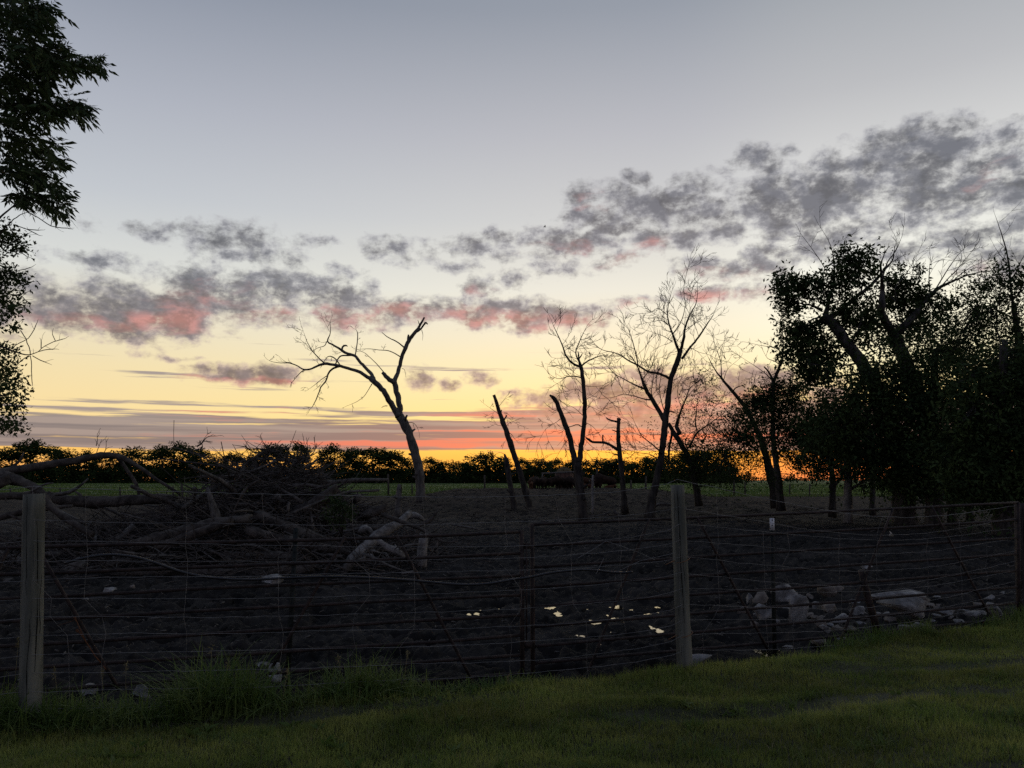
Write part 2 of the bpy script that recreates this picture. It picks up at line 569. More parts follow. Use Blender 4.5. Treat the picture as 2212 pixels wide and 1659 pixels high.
M['rust'] = material('rusted pipe', (0.014, 0.010, 0.009), (0.042, 0.028, 0.023), 14, 0.0, 0.75, 0.3, 0.5, 60, metal=0.1)
M['wire'] = material('galvanised wire', (0.14, 0.14, 0.135), (0.26, 0.25, 0.235), 6, 0.0, 0.6, 0.5, metal=0.3)
M['rust_wire'] = material('rusty tie wire', (0.16, 0.075, 0.03), (0.30, 0.15, 0.06), 30, 0.0, 0.6, 0.4)
M['steel'] = material('dark green steel', (0.006, 0.009, 0.008), (0.013, 0.017, 0.014), 12, 0.0, 0.7, 0.3)
M['white_paint'] = material('chalky white paint', (0.45, 0.46, 0.48), (0.62, 0.63, 0.65), 9, 0.0, 0.7, 0.3)
M['hose'] = material('black poly pipe', (0.008, 0.008, 0.009), (0.015, 0.015, 0.016), 8, 0.0, 0.36, 0.45)
M['twine'] = material('orange baler twine', (0.085, 0.040, 0.022), (0.15, 0.070, 0.036), 40, 0.0, 0.9, 0.1)
M['rock'] = material('field stone', (0.115, 0.110, 0.104), (0.33, 0.32, 0.30), 5.0, 0.3, 0.9, 0.2, 1.0, 26)
M['rock_warm'] = material('brown field stone', (0.11, 0.095, 0.080), (0.23, 0.20, 0.17), 4, 0.0, 0.9, 0.2, 0.7, 26)
M['rock_pale'] = material('pale limestone', (0.15, 0.145, 0.138), (0.30, 0.29, 0.275), 4, 0.0, 0.9, 0.2, 0.8, 22)
M['scrap'] = material('pale dry scrap', (0.40, 0.36, 0.30), (0.52, 0.48, 0.41), 20, 0.0, 0.9, 0.1)
M['bison'] = material('dark shaggy coat', (0.011, 0.008, 0.007), (0.034, 0.022, 0.017), 5, 0.0, 0.95, 0.05, 1.0, 18)
M['bison_brown'] = material('brown shaggy coat', (0.034, 0.018, 0.012), (0.072, 0.036, 0.021), 5, 0.0, 0.95, 0.05, 1.0, 18)
M['calf'] = material('tan calf coat', (0.055, 0.026, 0.015), (0.085, 0.040, 0.022), 6, 0.0, 0.95, 0.05, 0.6, 20)
M['horn'] = material('dark horn', (0.012, 0.011, 0.010), (0.03, 0.028, 0.025), 12, 0.0, 0.5, 0.4)
M['hay'] = material('old hay', (0.070, 0.055, 0.032), (0.125, 0.10, 0.058), 4, 0.0, 0.95, 0.05, 0.9, 18)
M['feeder'] = material('rusty feeder sheet', (0.045, 0.026, 0.020), (0.085, 0.045, 0.032), 3, 0.0, 0.8, 0.2, 0.4, 20)
M['bird'] = material('dark feathers', (0.02, 0.02, 0.022), (0.03, 0.03, 0.032), 10)
wm = bpy.data.materials.new('puddle water')
wm.use_nodes = True
_b = wm.node_tree.nodes['Principled BSDF']
_b.inputs['Base Color'].default_value = (0.012, 0.010, 0.008, 1)
_b.inputs['Roughness'].default_value = 0.02
_b.inputs['IOR'].default_value = 1.5
_b.inputs['Specular IOR Level'].default_value = 1.0
_q = G(wm.node_tree)
_f, _ = _q.noise(_q.n('ShaderNodeNewGeometry').outputs['Position'], 9.0, 2, 0.5)
_bn = _q.n('ShaderNodeBump')
_bn.inputs['Strength'].default_value = 0.02
_bn.inputs['Distance'].default_value = 0.01
_q.put(_bn.inputs['Height'], _f)
_q.put(_b.inputs['Normal'], _bn.outputs[0])
M['water'] = wm

# ------------------------------------------------------------------ the ground
LAWN_EDGE = np.array([(-30, 5.2), (-8, 5.6), (-4, 5.9), (-3.1, 5.85), (-2, 6.0), (-0.9, 6.3), (0.5, 6.68), (1.55, 6.98), (2.4, 7.2),
                      (3.3, 7.75), (4.2, 8.15), (5, 8.35), (6.1, 9.1), (9, 11.2), (14, 14.0), (30, 22)])


def lawn_edge(x):
    x = np.asarray(x, float)
    return np.interp(x, LAWN_EDGE[:, 0], LAWN_EDGE[:, 1]) + 0.16 * fbm(x * 1.7, x * 0 + 3.1, 51, 3)


def slope(x, y):
    """the yard lifts a little towards the right"""
    return np.clip(0.03 * np.maximum(x, 0), 0, 0.24) * (1 - sstep(14, 40, y))


def mound(x, y):
    ex = sstep(-10.5, -4.0, x) * (1 - sstep(10, 19, x))
    ey = sstep(31, 56, y) * (1 - sstep(76, 90, y))
    return 0.92 * ex * ey * (1 + 0.25 * fbm(np.asarray(x) * 0.25, np.asarray(y) * 0.2, 77, 3))


def mud_z(x, y):
    """smooth level of the trampled pen"""
    return slope(x, y) - 0.13 * (1 - sstep(22, 60, y)) + mound(x, y) + 0.05 * fbm(np.asarray(x) * 0.3, np.asarray(y) * 0.3, 5, 2) * sstep(9, 16, y)


PUDDLES = [(549, 604, 1.2), (557.7, 611, 1.1), (584, 606, .9), (618, 603.8, 1.2), (632, 606.7, .5), (649, 611, 1.15), (657, 603.8, .55),
           (644, 603.5, .35), (615.6, 614.8, .9), (608, 612, .35), (594.8, 618.8, 1.25), (570, 621, .5), (568.5, 626, .5), (583, 632, .8), (577, 632, .4),
           (652, 624, .8), (659, 627, .8), (721.5, 621.7, .4), (418.6, 616.5, .7), (426.7, 616.7, .65), (469, 611, .6), (476, 610.7, .75),
           (485, 604.6, .6), (494.5, 605.7, .9), (765, 649, 1.2), (777, 649.5, 1.6), (787, 652, .8), (806, 648, .7), (533, 614, .35), (551, 632, .3)]
PUDDLES += [(x_ + dx_, y_ + dy_, .28) for x_, y_, dx_, dy_ in ((549, 604, -14, -2), (549, 604, 9, 4), (584, 606, -9, -1), (618, 604, -8, 0), (632, 607, 6, 3), (649, 611, 9, -2), (615, 615, 7, 3), (595, 619, 12, 1), (655, 626, -8, 6), (470, 611, -8, 3), (490, 605, -10, 2), (427, 616, 8, 5), (600, 640, 0, 0), (672, 612, 0, 0), (730, 622, 0, 0), (712, 626, 0, 0), (794, 646, 0, 0), (818, 649, 0, 0), (783, 654, 0, 0), (520, 622, 0, 0), (445, 600, 0, 0), (610, 628, 0, 0))]


def hit(px, py, zfun=mud_z, dz=0.0):
    """where the view direction (px, py) meets the ground"""
    v = pix_dir(px, py)
    z = -0.1
    for _ in range(14):
        t = (z + dz - CAM_H) / v[2]
        p = np.array([0, 0, CAM_H]) + v * t
        z = 0.5 * z + 0.5 * float(zfun(p[0], p[1]))
    return np.array([p[0], p[1], z])


PUD = [(hit(a, b), s) for a, b, s in PUDDLES]


def mud_rough(x, y, res):
    """clods and hoof prints"""
    big = 0.055 * fbm(x * 1.5, y * 1.5, 11, 3) * (res < 0.5)
    wx = x + 0.10 * fbm(x * 3, y * 3, 23, 2)
    wy = y + 0.10 * fbm(x * 3, y * 3, 24, 2)
    b1 = np.abs(vnoise(wx * 3.6, wy * 3.6, 25)) * 2          # rounded lumps with sharp creases between
    b2 = np.abs(vnoise(wx * 8.5, wy * 8.5, 26)) * 2
    pit = sstep(.16, .38, vnoise(wx * 4.3, wy * 4.3, 27))
    clod = 0.085 * b1 ** .8 + 0.075 * b2 ** .8 - 0.12 * pit - 0.06
    fine = 0.045 * fbm(x * 18, y * 18, 31, 2)
    far = sstep(18, 34, y)
    out = big + (clod + fine * (res < 0.12)) * (1 - 0.45 * far)
    near = np.zeros_like(x)
    for p, s in PUD:
        d2 = ((x - p[0]) / (0.20 * s + 0.08)) ** 2 + ((y - p[1]) / (0.32 * s + 0.10)) ** 2
        near = np.maximum(near, np.exp(-d2))
    return out * (1 - 0.68 * near) - 0.062 * near


def grid_mesh(name, X, Y, Zv, mat, smooth=True, kind='structure'):
    b = MB()
    r, c = X.shape
    v = np.stack([X, Y, Zv], -1).reshape(-1, 3)
    i = np.arange(r - 1)[:, None] * c
    j = np.arange(c - 1)[None, :]
    q = np.stack([i + j, i + j + 1, i + c + j + 1, i + c + j], -1).reshape(-1, 4)
    b.add(v, q)
    return b.build(name, mat, smooth=smooth, kind=kind)


# trampled pen: one fan-shaped sheet, finest near the gates
ys = np.concatenate([[3.0, 4.0, 4.8], np.exp(np.linspace(math.log(5.4), math.log(30), 430)), np.exp(np.linspace(math.log(30.4), math.log(94), 150))])
ss = np.linspace(-1, 1, 680)
ss = 0.82 * ss + 0.35 * ss ** 5
SX, YY = np.meshgrid(ss, ys)
XX = SX * (YY + 2.0)
res = np.repeat(np.gradient(ys)[:, None], XX.shape[1], 1)
ZZ = mud_z(XX, YY) + mud_rough(XX, YY, res)
ZZ -= 0.5 * (1 - sstep(-0.9, -0.15, YY - lawn_edge(XX)))             # tucked under the lawn
ZZ -= 0.30 * sstep(90, 94, YY)
nsplit = 430 + 3
mud = grid_mesh('mud_ground', XX[:nsplit + 22], YY[:nsplit + 22], ZZ[:nsplit + 22], M['mud'])
grid_mesh('trodden_ground', XX[nsplit + 21:], YY[nsplit + 21:], ZZ[nsplit + 21:], M['litter'])

# puddles lying in the hoof prints
for k, (p, s) in enumerate(PUD):
    b = MB()
    n = 22
    a = np.arange(n) * 2 * math.pi / n
    rr = 0.043 * s * (1 + 1.2 * fbm(np.cos(a) * 1.7 + k * 9.1, np.sin(a) * 1.7, 91, 3))
    zz = p[2] - 0.048
    rim = np.stack([p[0] + rr * 1.25 * np.cos(a), p[1] + rr * 3.1 * np.sin(a), np.full(n, zz)], -1)
    b.add(np.vstack([rim, [[p[0], p[1], zz]]]), None, [[n, i, (i + 1) % n] for i in range(n)])
    b.build('puddle', M['water'], origin=(p[0], p[1], zz), kind='structure')

# mown lawn in front of the fence
xs = np.concatenate([np.linspace(-30, -9, 30), np.linspace(-8.8, 11, 330), np.linspace(11.3, 30, 30)])
tt = np.concatenate([np.linspace(0, 0.72, 30), np.linspace(0.725, 1, 130)])
LX, LT = np.meshgrid(xs, tt)
LY = -14 + LT * (lawn_edge(LX) + 0.22 + 14)


def lawn_z(x, y):
    e = np.asarray(y) - lawn_edge(x)
    tuft = 0.075 * fbm(np.asarray(x) * 1.1, np.asarray(y) * 1.6, 61, 3) + 0.02 * fbm(np.asarray(x) * 5, np.asarray(y) * 5, 63, 2)
    return slope(x, y) + tuft * 1.0 - 0.34 * sstep(-0.12, 0.24, e)


grid_mesh('lawn', LX, LY, lawn_z(LX, LY), M['lawn_soil'])

# crop field beyond the far fence, then open country to the horizon


def field_z(x, y):
    return 0.10 + 0.55 * sstep(90, 260, y) - 0.5 * (1 - sstep(84, 92, y)) - 0.35 * sstep(500, 1500, y)


fy = np.concatenate([np.linspace(84, 130, 60), np.linspace(134, 300, 40), np.exp(np.linspace(math.log(310), math.log(1700), 24))])
fs = np.linspace(-1.15, 1.15, 160)
FX, FY = np.meshgrid(fs, fy)
FX = FX * FY
grid_mesh('crop_field', FX, FY, field_z(FX, FY) + 0.10 * fbm(FX * 0.5, FY * 0.5, 15, 2), M['crop'])
b = MB()
n = 48
a = np.arange(n) * 2 * math.pi / n
b.add(np.vstack([np.stack([7000 * np.cos(a), 7000 * np.sin(a), np.full(n, -0.9)], -1), [[0, 0, -0.9]]]), None, [[n, i, (i + 1) % n] for i in range(n)])
b.build('ground', M['far_ground'], kind='structure')

# ------------------------------------------------------------------ near fence: gates, posts, wire
def plane_pt(px, py, a, c, off=0.0):
    """the view direction met with the upright plane through ground points a and c"""
    a = np.asarray(a[:2], float)
    c = np.asarray(c[:2], float)
    nn = np.array([-(c - a)[1], (c - a)[0]])
    nn /= np.linalg.norm(nn)
    v = pix_dir(px, py)
    t = (np.dot(nn, a) + off) / np.dot(nn, v[:2])
    return np.array([0, 0, CAM_H]) + v * t


GA0 = P(42, 600, 6.20)
GA1 = P(521.5, 600, 7.32)
GB0 = P(532, 600, 7.41)
GB1 = P(1017, 600, 8.82)


def rail_line(p, q, n=14, sag=0.0, wob=0.006):
    s = np.linspace(0, 1, n)[:, None]
    pts = p * (1 - s) + q * s
    pts[:, 2] -= sag * 4 * (s * (1 - s))[:, 0]
    pts += wob * np.cumsum(R.standard_normal((n, 3)), 0) * 0.5 * np.sin(np.pi * s)
    return pts


def pipe_gate(rows, x0, x1, A, B, label, ends, braces, extra=None):
    base = plane_pt((x0 + x1) / 2, 640, A, B)
    base[2] = -0.05
    t = thing('pipe_gate', base, label, 'gate', 'rusty pipe gates along the yard fence')
    for y0, y1 in rows:
        m = MB()
        m.tube(rail_line(plane_pt(x0, y0, A, B), plane_pt(x1, y1, A, B)), 0.0145 * R.uniform(0.92, 1.06), 8)
        m.build('rail', M['rust'], t, smooth=True)
    for x, ya, yb in ends:
        m = MB()
        m.tube([plane_pt(x, ya, A, B), plane_pt(x + 0.6, (ya + yb) / 2, A, B), plane_pt(x + 1, yb, A, B)], 0.021, 8)
        m.build('end_pipe', M['rust'], t, smooth=True)
    for p0, p1 in braces:
        m = MB()
        pa = plane_pt(*p0, A, B, -0.022)
        pb = plane_pt(*p1, A, B, -0.022)
        m.tube(rail_line(pa, pb, 6, 0, 0.003), 0.0140, 7)
        m.build('brace', M['rust'], t, smooth=True)
    return t


# rails run on past the left edge of the frame
rowsA = []
for yl, yr in ((546.5, 531.8), (572.6, 553), (597.3, 575.5), (620, 595), (643.7, 615), (666.8, 635), (690, 655), (714, 672.8)):
    k = (yl - yr) / (521.5 - 42)
    rowsA.append((yl + k * 120, yr))
gateA = pipe_gate(rowsA, -78, 521.5, GA0, GA1, 'long rusty pipe gate behind the tall grass, from the big round post to the latch', [(521.5, 530, 682)],
                  [((345, 536.5), (272, 668)), ((396.6, 535.3), (474, 684)), ((42, 556), (119, 690)), ((8, 549), (-60, 690))])
rowsB = [(524.5, 502.5), (546, 520), (567, 537.8), (587, 554), (607, 570.8), (627, 587), (646.6, 603), (663.4, 618)]
gateB = pipe_gate(rowsB, 532, 1018, GB0, GB1, 'rusty pipe gate reaching from the latch past the middle post to the dark right post', [(532, 524, 690), (1018, 502, 622)],
                  [((649, 519.5), (585, 680)), ((697, 517), (768, 650)), ((893, 509), (837, 650)), ((932, 507), (991, 618))])
# latch hardware between the two gates
m = MB()
c = plane_pt(527, 546, GA0, GA1)
m.box(c, (0.075, 0.02, 0.05))
m.build('hinge_plate', M['rust'], gateB)
m = MB()
m.box(plane_pt(525, 562, GA0, GA1), (0.07, 0.02, 0.045))
m.build('hinge_plate', M['rust'], gateB)
m = MB()
m.box(plane_pt(527, 645, GA0, GA1), (0.10, 0.02, 0.06))
m.build('hinge_plate', M['rust'], gateB)
m = MB()
m.tube([plane_pt(526.5, 541, GA0, GA1, -0.02), plane_pt(526.5, 640, GA0, GA1, -0.02)], 0.008, 6)
m.build('hinge_rod', M['rust'], gateB)


def wood_post(px_t, py_t, px_b, py_b, d, rad, label, mat, knots=True, lean=0.0):
    top = P(px_t, py_t, d)
    bot = P(px_b, py_b, d - lean)
    bot2 = bot + (bot - top) * 0.12
    t = thing('fence_post', bot, label, 'fence post', 'round wooden fence posts')
    m = MB()
    n = 18
    s = np.linspace(0, 1, n)[:, None]
    pts = bot2 * (1 - s) + top * s
    rr = rad * (1.04 - 0.07 * s[:, 0]) * (1 + 0.015 * R.standard_normal(n))
    ph = np.cumsum(R.normal(0, .25, n)) * .0025
    pts[:, 0] += ph - ph.mean()
    m.tube(pts, rr, 18, rough=0.016)
    m.build('post_body', mat, t, smooth=False)
    # a long drying crack down the face turned to the camera
    ax = nrm(top - bot)
    view = nrm(np.array([0, 0, CAM_H]) - (top + bot) / 2)
    side = nrm(np.cross(ax, view))
    face = nrm(np.cross(side, ax))
    L = np.linalg.norm(top - bot)
    for lo, hi, o0, w0 in ((0.22, 0.97, .30, .0032), (0.05, 0.45, -.35, .0020), (0.55, 0.99, -.55, .0018), (0.38, 0.7, .62, .0016)):
        m = MB()
        ss_ = np.linspace(lo, hi, 16)
        off = o0 * rad + 0.004 * np.cumsum(R.standard_normal(16)) * 0.6
        depth = np.sqrt(np.maximum((rad * (1.01 - .05 * ss_)) ** 2 * 0.985 - off ** 2, 1e-5))
        cp = bot + np.outer(ss_ * L, ax) + off[:, None] * side + depth[:, None] * face
        m.tube(cp, w0 * np.sin(np.pi * np.linspace(0.03, 0.97, 16)) ** 0.5 * R.uniform(.6, 1.3, 16) + 0.0005, 5, flat=1.0)
        m.build('crack', M['crack'], t)
    for q_ in range(5):
        m = MB()
        c_ = bot + ax * L * R.uniform(.1, .97) + side * rad * .93 * R.choice([-1, 1]) + face * rad * .35
        m.tube([c_ - side * .012, c_ + face * .01, c_ + side * .012], .0016, 4)
        m.build('staple', M['wire'], t)
    if knots:
        for kk in (0.36,):
            m = MB()
            o_ = R.uniform(-0.6, 0.6) * rad
            c_ = bot + ax * L * kk + side * o_ + face * (math.sqrt(rad ** 2 - o_ ** 2) * 0.985)
            a_ = np.arange(10) * 2 * math.pi / 10
            ring = c_ + np.outer(np.cos(a_) * 0.013, side) + np.outer(np.sin(a_) * 0.021, ax)
            m.add(np.vstack([ring, [c_ + face * 0.006]]), None, [[10, i, (i + 1) % 10] for i in range(10)])
            m.build('knot', mat, t)
    return t, top, bot, side, face


POST_L = wood_post(33.8, 494, 30.5, 722, 5.62, 0.072, 'thick grey wooden post standing in tall grass, leftmost post of the fence', M['post'])
POST_M = wood_post(677.5, 485, 685, 676, 6.95, 0.064, 'weathered wooden post with two twisted wire ties, in front of the middle of the gate', M['post'])
POST_R = wood_post(1021, 503, 1024.5, 626, 8.95, 0.075, 'dark wooden post at the right end of the pipe gate', M['post_dark'], knots=False)
POST_X = wood_post(1330, 500, 1340, 640, 11.2, 0.075, 'dark wooden post out past the gate, farthest right along the fence', M['post_dark'], knots=False)
POST_W = wood_post(-560, 508, -575, 760, 5.2, 0.072, 'grey wooden post far left along the fence line', M['post'])

# twisted wire ties round the middle post
for yy, dx_ in ((560, 0), (634, 4)):
    c0 = P(681.5 + (yy - 560) * 0.04, yy, 6.95)
    m = MB()
    a_ = np.linspace(0, 2 * math.pi, 22)
    m.tube(np.stack([c0[0] + 0.069 * np.cos(a_), c0[1] + 0.069 * np.sin(a_), c0[2] + 0.012 * np.sin(a_ * 1 + 0.8) + 0.01 * np.cos(a_)], -1), 0.0026, 5)
    tail = c0 + np.array([-0.066, -0.03, -0.004])
    for q_ in range(3):
        e_ = tail + np.array([-0.045 - 0.02 * q_, -0.02, -0.012 - 0.01 * q_])
        m.tube([tail, (tail + e_) / 2 + np.array([0, -.006, .004]), e_], 0.0028, 5)
    m.build('wire_tie', M['rust_wire'], POST_M[0])
# steel line posts with studs
def steel_post(px_t, py_t, px_b, py_b, d, label, white=0.0):
    top = P(px_t, py_t, d)
    bot = P(px_b, py_b, d)
    t = thing('steel_post', bot, label, 'fence post', 'steel line posts')
    m = MB()
    mid = (top + bot) / 2
    L = np.linalg.norm(top - bot)
    ax = nrm(top - bot)
    sx = nrm(np.cross(ax, (0, 1, 0)))
    sy = np.cross(sx, ax)
    Rm = np.stack([sx, sy, ax], 1)
    m.box(mid - ax * 0.05, (0.042, 0.006, L + 0.1), Rm)
    m.box(mid - ax * 0.05 + sy * 0.016, (0.005, 0.028, L + 0.1), Rm)
    for k in range(int(L / 0.055)):
        m.box(bot + ax * (0.05 + k * 0.055) - sy * 0.006, (0.012, 0.008, 0.010), Rm)
    m.build('post_shaft', M['steel'], t)
    if white:
        m = MB()
        m.box(top - ax * (white / 2 - 0.003), (0.046, 0.010, white), Rm)
        m.box(top - ax * (white / 2 - 0.003) + sy * 0.018, (0.009, 0.034, white), Rm)
        m.build('painted_tip', M['white_paint'], t)
    return t


steel_post(772, 518.6, 774.6, 655, 8.2, 'dark steel line post with a white painted tip, left of the boulders', 0.125)
steel_post(296, 528, 287.5, 684, 6.75, 'plain dark steel line post behind the left gate, near two pale stones')
t = None
m = MB()
m.tube([P(861, 570, 8.35), P(866, 590, 8.35), P(878, 634, 8.3)], [0.034, 0.036, 0.038], 10, rough=0.05)
o = m.build('iron_stake', M['rust'], origin=P(878, 632, 8.3))
tag(o, 'short thick rusty stake leaning in front of the boulders', 'stake')

# woven wire hung from the posts, slack between them
wf = thing('woven_wire_fence', np.array([1.5, 6.9, 0.0]), 'slack woven wire stretched across the posts in front of the pipe gates', 'fence')
pts_posts = [POST_W, POST_L, POST_M, POST_R, POST_X]
anch = []
for tt_, top, bot, side, face in pts_posts:
    anch.append((top + face * 0.07, bot + face * 0.07))
NW = 12
SPANS = []
for i in range(4):
    SPANS.append((anch[i], anch[i + 1]))
SAG = {0: 0.05, 1: 0.055, 2: 0.10, 3: 0.05}
SEG = 46
lines = []
for k in range(NW):
    f = 1 - (k / (NW - 1)) ** 0.93
    pl = []
    for i, ((t0, b0), (t1, b1)) in enumerate(SPANS):
        f0 = 0.06 + 0.92 * f + (0.05 if (k == 0 and i in (1, 2)) else 0)
        p0 = b0 + (t0 - b0) * f0
        p1 = b1 + (t1 - b1) * (0.06 + 0.92 * f + (0.05 if (k == 0 and i in (0, 1)) else 0))
        s = np.linspace(0, 1, SEG)[:, None]
        L = np.linalg.norm(p1 - p0)
        pp = p0 * (1 - s) + p1 * s
        sg = SAG[i] * (1.1 if k < 2 else R.uniform(0.35, 1.25))
        shape = 4 * s[:, 0] * (1 - s[:, 0])
        pp[:, 2] -= sg * shape
        if i == 1:                                    # hangs lowest towards the middle post
            sk = s[:, 0] ** 2.2 * (1 - s[:, 0]) ** 0.55 * 2.6
            pp[:, 2] -= 0.10 * sk * (0.6 + 0.8 * R.random())
        if i == 2:
            pp[:, 2] -= 0.11 * sstep(0, 0.5, s[:, 0]) * (1 - sstep(0.6, 1, s[:, 0])) * (1 - 0.7 * k / NW)
        wob = 0.010 * fbm(s[:, 0] * L * 1.6 + 31 * k, s[:, 0] * 0 + i * 7, 17, 4, 0.7)
        pp[:, 2] += wob * 0.9 + 0.0025 * np.sin(s[:, 0] * L * 21 + k)
        pp[:, 1] += 0.06 * fbm(s[:, 0] * L * 0.8 + 11 * k, s[:, 0] * 0 + i, 19, 2) * shape
        pl.append(pp if i == 0 else pp[1:])
    pl = np.vstack(pl)
    lines.append(pl)
    m = MB()
    m.tube(pl, 0.0014 if k else 0.0020, 4, cap=False)
    m.build('wire', M['wire'], wf)
# upright stays, bent where the wire is slack
nst = 0
tot = len(lines[0])
j = 3
while j < tot - 3:
    jj = j
    pp = []
    for k in range(NW):
        jj = int(np.clip(jj + (R.random() < 0.10) * R.choice([-1, 1]), 0, tot - 1))
        pp.append(lines[k][jj] + np.array([R.normal(0, 0.010), 0.002, 0]))
    pp = np.array(pp)
    if R.random() < 0.45:
        pp = pp[R.integers(0, 3):NW - R.integers(0, 4)]
    m = MB()
    m.tube(pp, 0.0009, 4, cap=False)
    m.build('stay_wire', M['wire'], wf)
    j += int(R.choice([4, 5, 6]))
# a loose strand kinked up between the gates
for row in ([(578, 558), (592, 550), (606, 541), (618, 545), (640, 553), (655, 560)], [(596, 574), (600, 566), (604, 558)], [(616, 572), (640, 561), (675, 553)]):
    m = MB()
    m.tube([plane_pt(a_, b_, GB0, GB1, -0.25) for a_, b_ in row], 0.0018, 4, cap=False)
    m.build('loose_strand', M['wire'], wf)

# black water pipe threaded through the gates
Zl = Z(0, 1700, 1024)
Zm = Z(1024, 1800, 1024)
Zr = Z(2048, 1700, 1024)
hp = [Zl(560, 1195), Zl(700, 1155), Zl(850, 1126), Zl(1000, 1118), Zl(1200, 1145), Zl(1400, 1210), Zl(1550, 1268), Zl(1750, 1312), Zl(2000, 1333),
      Zm(0, 1120), Zm(250, 1105), Zm(550, 1092), Zm(850, 1098), Zm(1150, 1112), Zm(1450, 1135), Zm(1750, 1165), Zm(2000, 1160), Zr(0, 1335),
      Zr(150, 1317), Zr(330, 1275), Zr(600, 1248), Zr(760, 1258), Zr(850, 1273), Zr(960, 1277), Zr(1045, 1270)]
hw = np.array([plane_pt(a_, b_, GA0, GB1, -0.075 - 0.03 * math.sin(i * 0.5)) for i, (a_, b_) in enumerate(hp)])
ti = np.linspace(0, len(hw) - 1, 140)
hs = np.stack([np.interp(ti, np.arange(len(hw)), hw[:, c_]) for c_ in range(3)], -1)
for _ in range(5):
    hs[1:-1] = 0.25 * hs[:-2] + 0.5 * hs[1:-1] + 0.25 * hs[2:]
m = MB()
m.tube(hs, 0.0115, 10)
o = m.build('water_pipe', M['hose'], origin=hs[0], smooth=True)
tag(o, 'long black plastic pipe snaking loosely across both pipe gates', 'pipe')

# orange baler twine on the left brace
Zb = Z(0, 2304, 1024)
tw = thing('baler_twine', plane_pt(*Zb(700, 500), GA0, GA1, -0.05), 'frayed orange baler twine knotted to the brace beside the thick left post', 'twine')
for row, r_ in (([(640, 355), (655, 380), (670, 410), (700, 480), (735, 555)], .006), ([(655, 470), (690, 490), (735, 555), (770, 610), (820, 690), (870, 750)], .006),
                ([(890, 775), (905, 795), (918, 810)], .005), ([(635, 360), (650, 355), (655, 372), (640, 378)], .008), ([(500, 425), (560, 410), (635, 385)], .0025),
                ([(655, 465), (672, 462), (678, 480), (660, 484)], .007)):
    m = MB()
    m.tube([plane_pt(*Zb(a_, b_), GA0, GA1, -0.05) for a_, b_ in row], r_ * 0.75, 6, rough=0.12)
    m.build('strand', M['twine'], tw)

# pale scrap caught on the wire
Zs = Z(3072, 1700, 1024)
m = MB()
sc = [P(*Zs(a_, b_), 8.0 + dd) for a_, b_, dd in ((1046, 912, 0), (1056, 934, .01), (1042, 955, -.02), (1062, 962, .03), (1090, 962, .0), (1078, 944, -.02), (1066, 930, .02))]
m.add(sc, None, [[0, 1, 6], [1, 2, 3], [1, 3, 4], [1, 4, 5], [1, 5, 6]])
o = m.build('plastic_scrap', M['scrap'], origin=sc[1])
tag(o, 'small pale torn scrap snagged on the wire right of the white tipped post', 'scrap')

# ------------------------------------------------------------------ trees
def px_path(rows, conv, d, wander=0.0, kw=1.0):
    """rows of (x, y, width) in an enlarged detail -> world points and radii"""
    pts, rad = [], []
    k = (conv(1, 0)[0] - conv(0, 0)[0])
    off = 0.0
    for i, (x, y, w) in enumerate(rows):
        a, b_ = conv(x, y)
        off += R.normal(0, wander) if i else 0.0
        pts.append(P(a, b_, d + off))
        rad.append(max(w * k * kw / 2 / FOC * d, 0.006))
    return np.array(pts), np.array(rad)


def refine(pts, rad, step, jit=0.0):
    seg = np.linalg.norm(np.diff(pts, axis=0), axis=1)
    s = np.concatenate([[0], np.cumsum(seg)])
    n = max(int(s[-1] / step), len(pts)) + 1
    t = np.linspace(0, s[-1], n)
    p = np.stack([np.interp(t, s, pts[:, c]) for c in range(3)], -1)
    r = np.interp(t, s, rad)
    if n > 4:
        p[1:-1] = 0.25 * p[:-2] + 0.5 * p[1:-1] + 0.25 * p[2:]
        if jit:
            p[1:-1] += jit * r[1:-1, None] * R.standard_normal((n - 2, 3))
    return p, r


def twig(m, p, d, L, r, lvl, up, tips, kids=3, rmin=0.007, wig=0.13):
    n = 5
    pts = [p]
    d = nrm(d)
    for i in range(n - 1):
        d = nrm(d + R.normal(0, wig, 3) + np.array([0, 0, up]))
        pts.append(pts[-1] + d * (L / (n - 1)))
    pts = np.array(pts)
    m.tube(pts, np.linspace(r, max(r * 0.35, rmin * 0.6), n), 4 if r > 0.02 else 3, cap=False)
    tips.append(pts[-1])
    tips.append(pts[n // 2])
    if lvl > 0:
        for k in range(kids):
            i = R.integers(1, n)
            dd = nrm(pts[i] - pts[i - 1])
            side = nrm(np.cross(dd, R.standard_normal(3)))
            twig(m, pts[i], dd * 0.9 + side * R.uniform(0.4, 0.8), L * R.uniform(0.4, 0.7), max(r * 0.55, rmin), lvl - 1, up, tips, kids, rmin, wig)


def sprout(m, p, r, every, L, lvl, up, tips, rmax=0.09, r0=0.018, kids=3, start=0.0, rmin=0.007):
    """twigs along a limb"""
    seg = np.linalg.norm(np.diff(p, axis=0), axis=1)
    s = np.concatenate([[0], np.cumsum(seg)])
    t = s[-1] * start + every * R.random()
    while t < s[-1]:
        i = min(np.searchsorted(s, t), len(p) - 1)
        i = max(i, 1)
        if r[i] < rmax:
            d = nrm(p[i] - p[i - 1])
            side = nrm(np.cross(d, R.standard_normal(3)))
            twig(m, p[i], d * 0.6 + side, L * R.uniform(0.5, 1.25), min(max(r[i] * 0.5, rmin), r0), lvl, up, tips, kids, rmin)
        t += every * R.uniform(0.6, 1.4)
    d = nrm(p[-1] - p[-2])
    twig(m, p[-1], d, L * 0.8, max(r[-1] * 0.9, rmin), max(lvl - 1, 0), up, tips, kids, rmin)


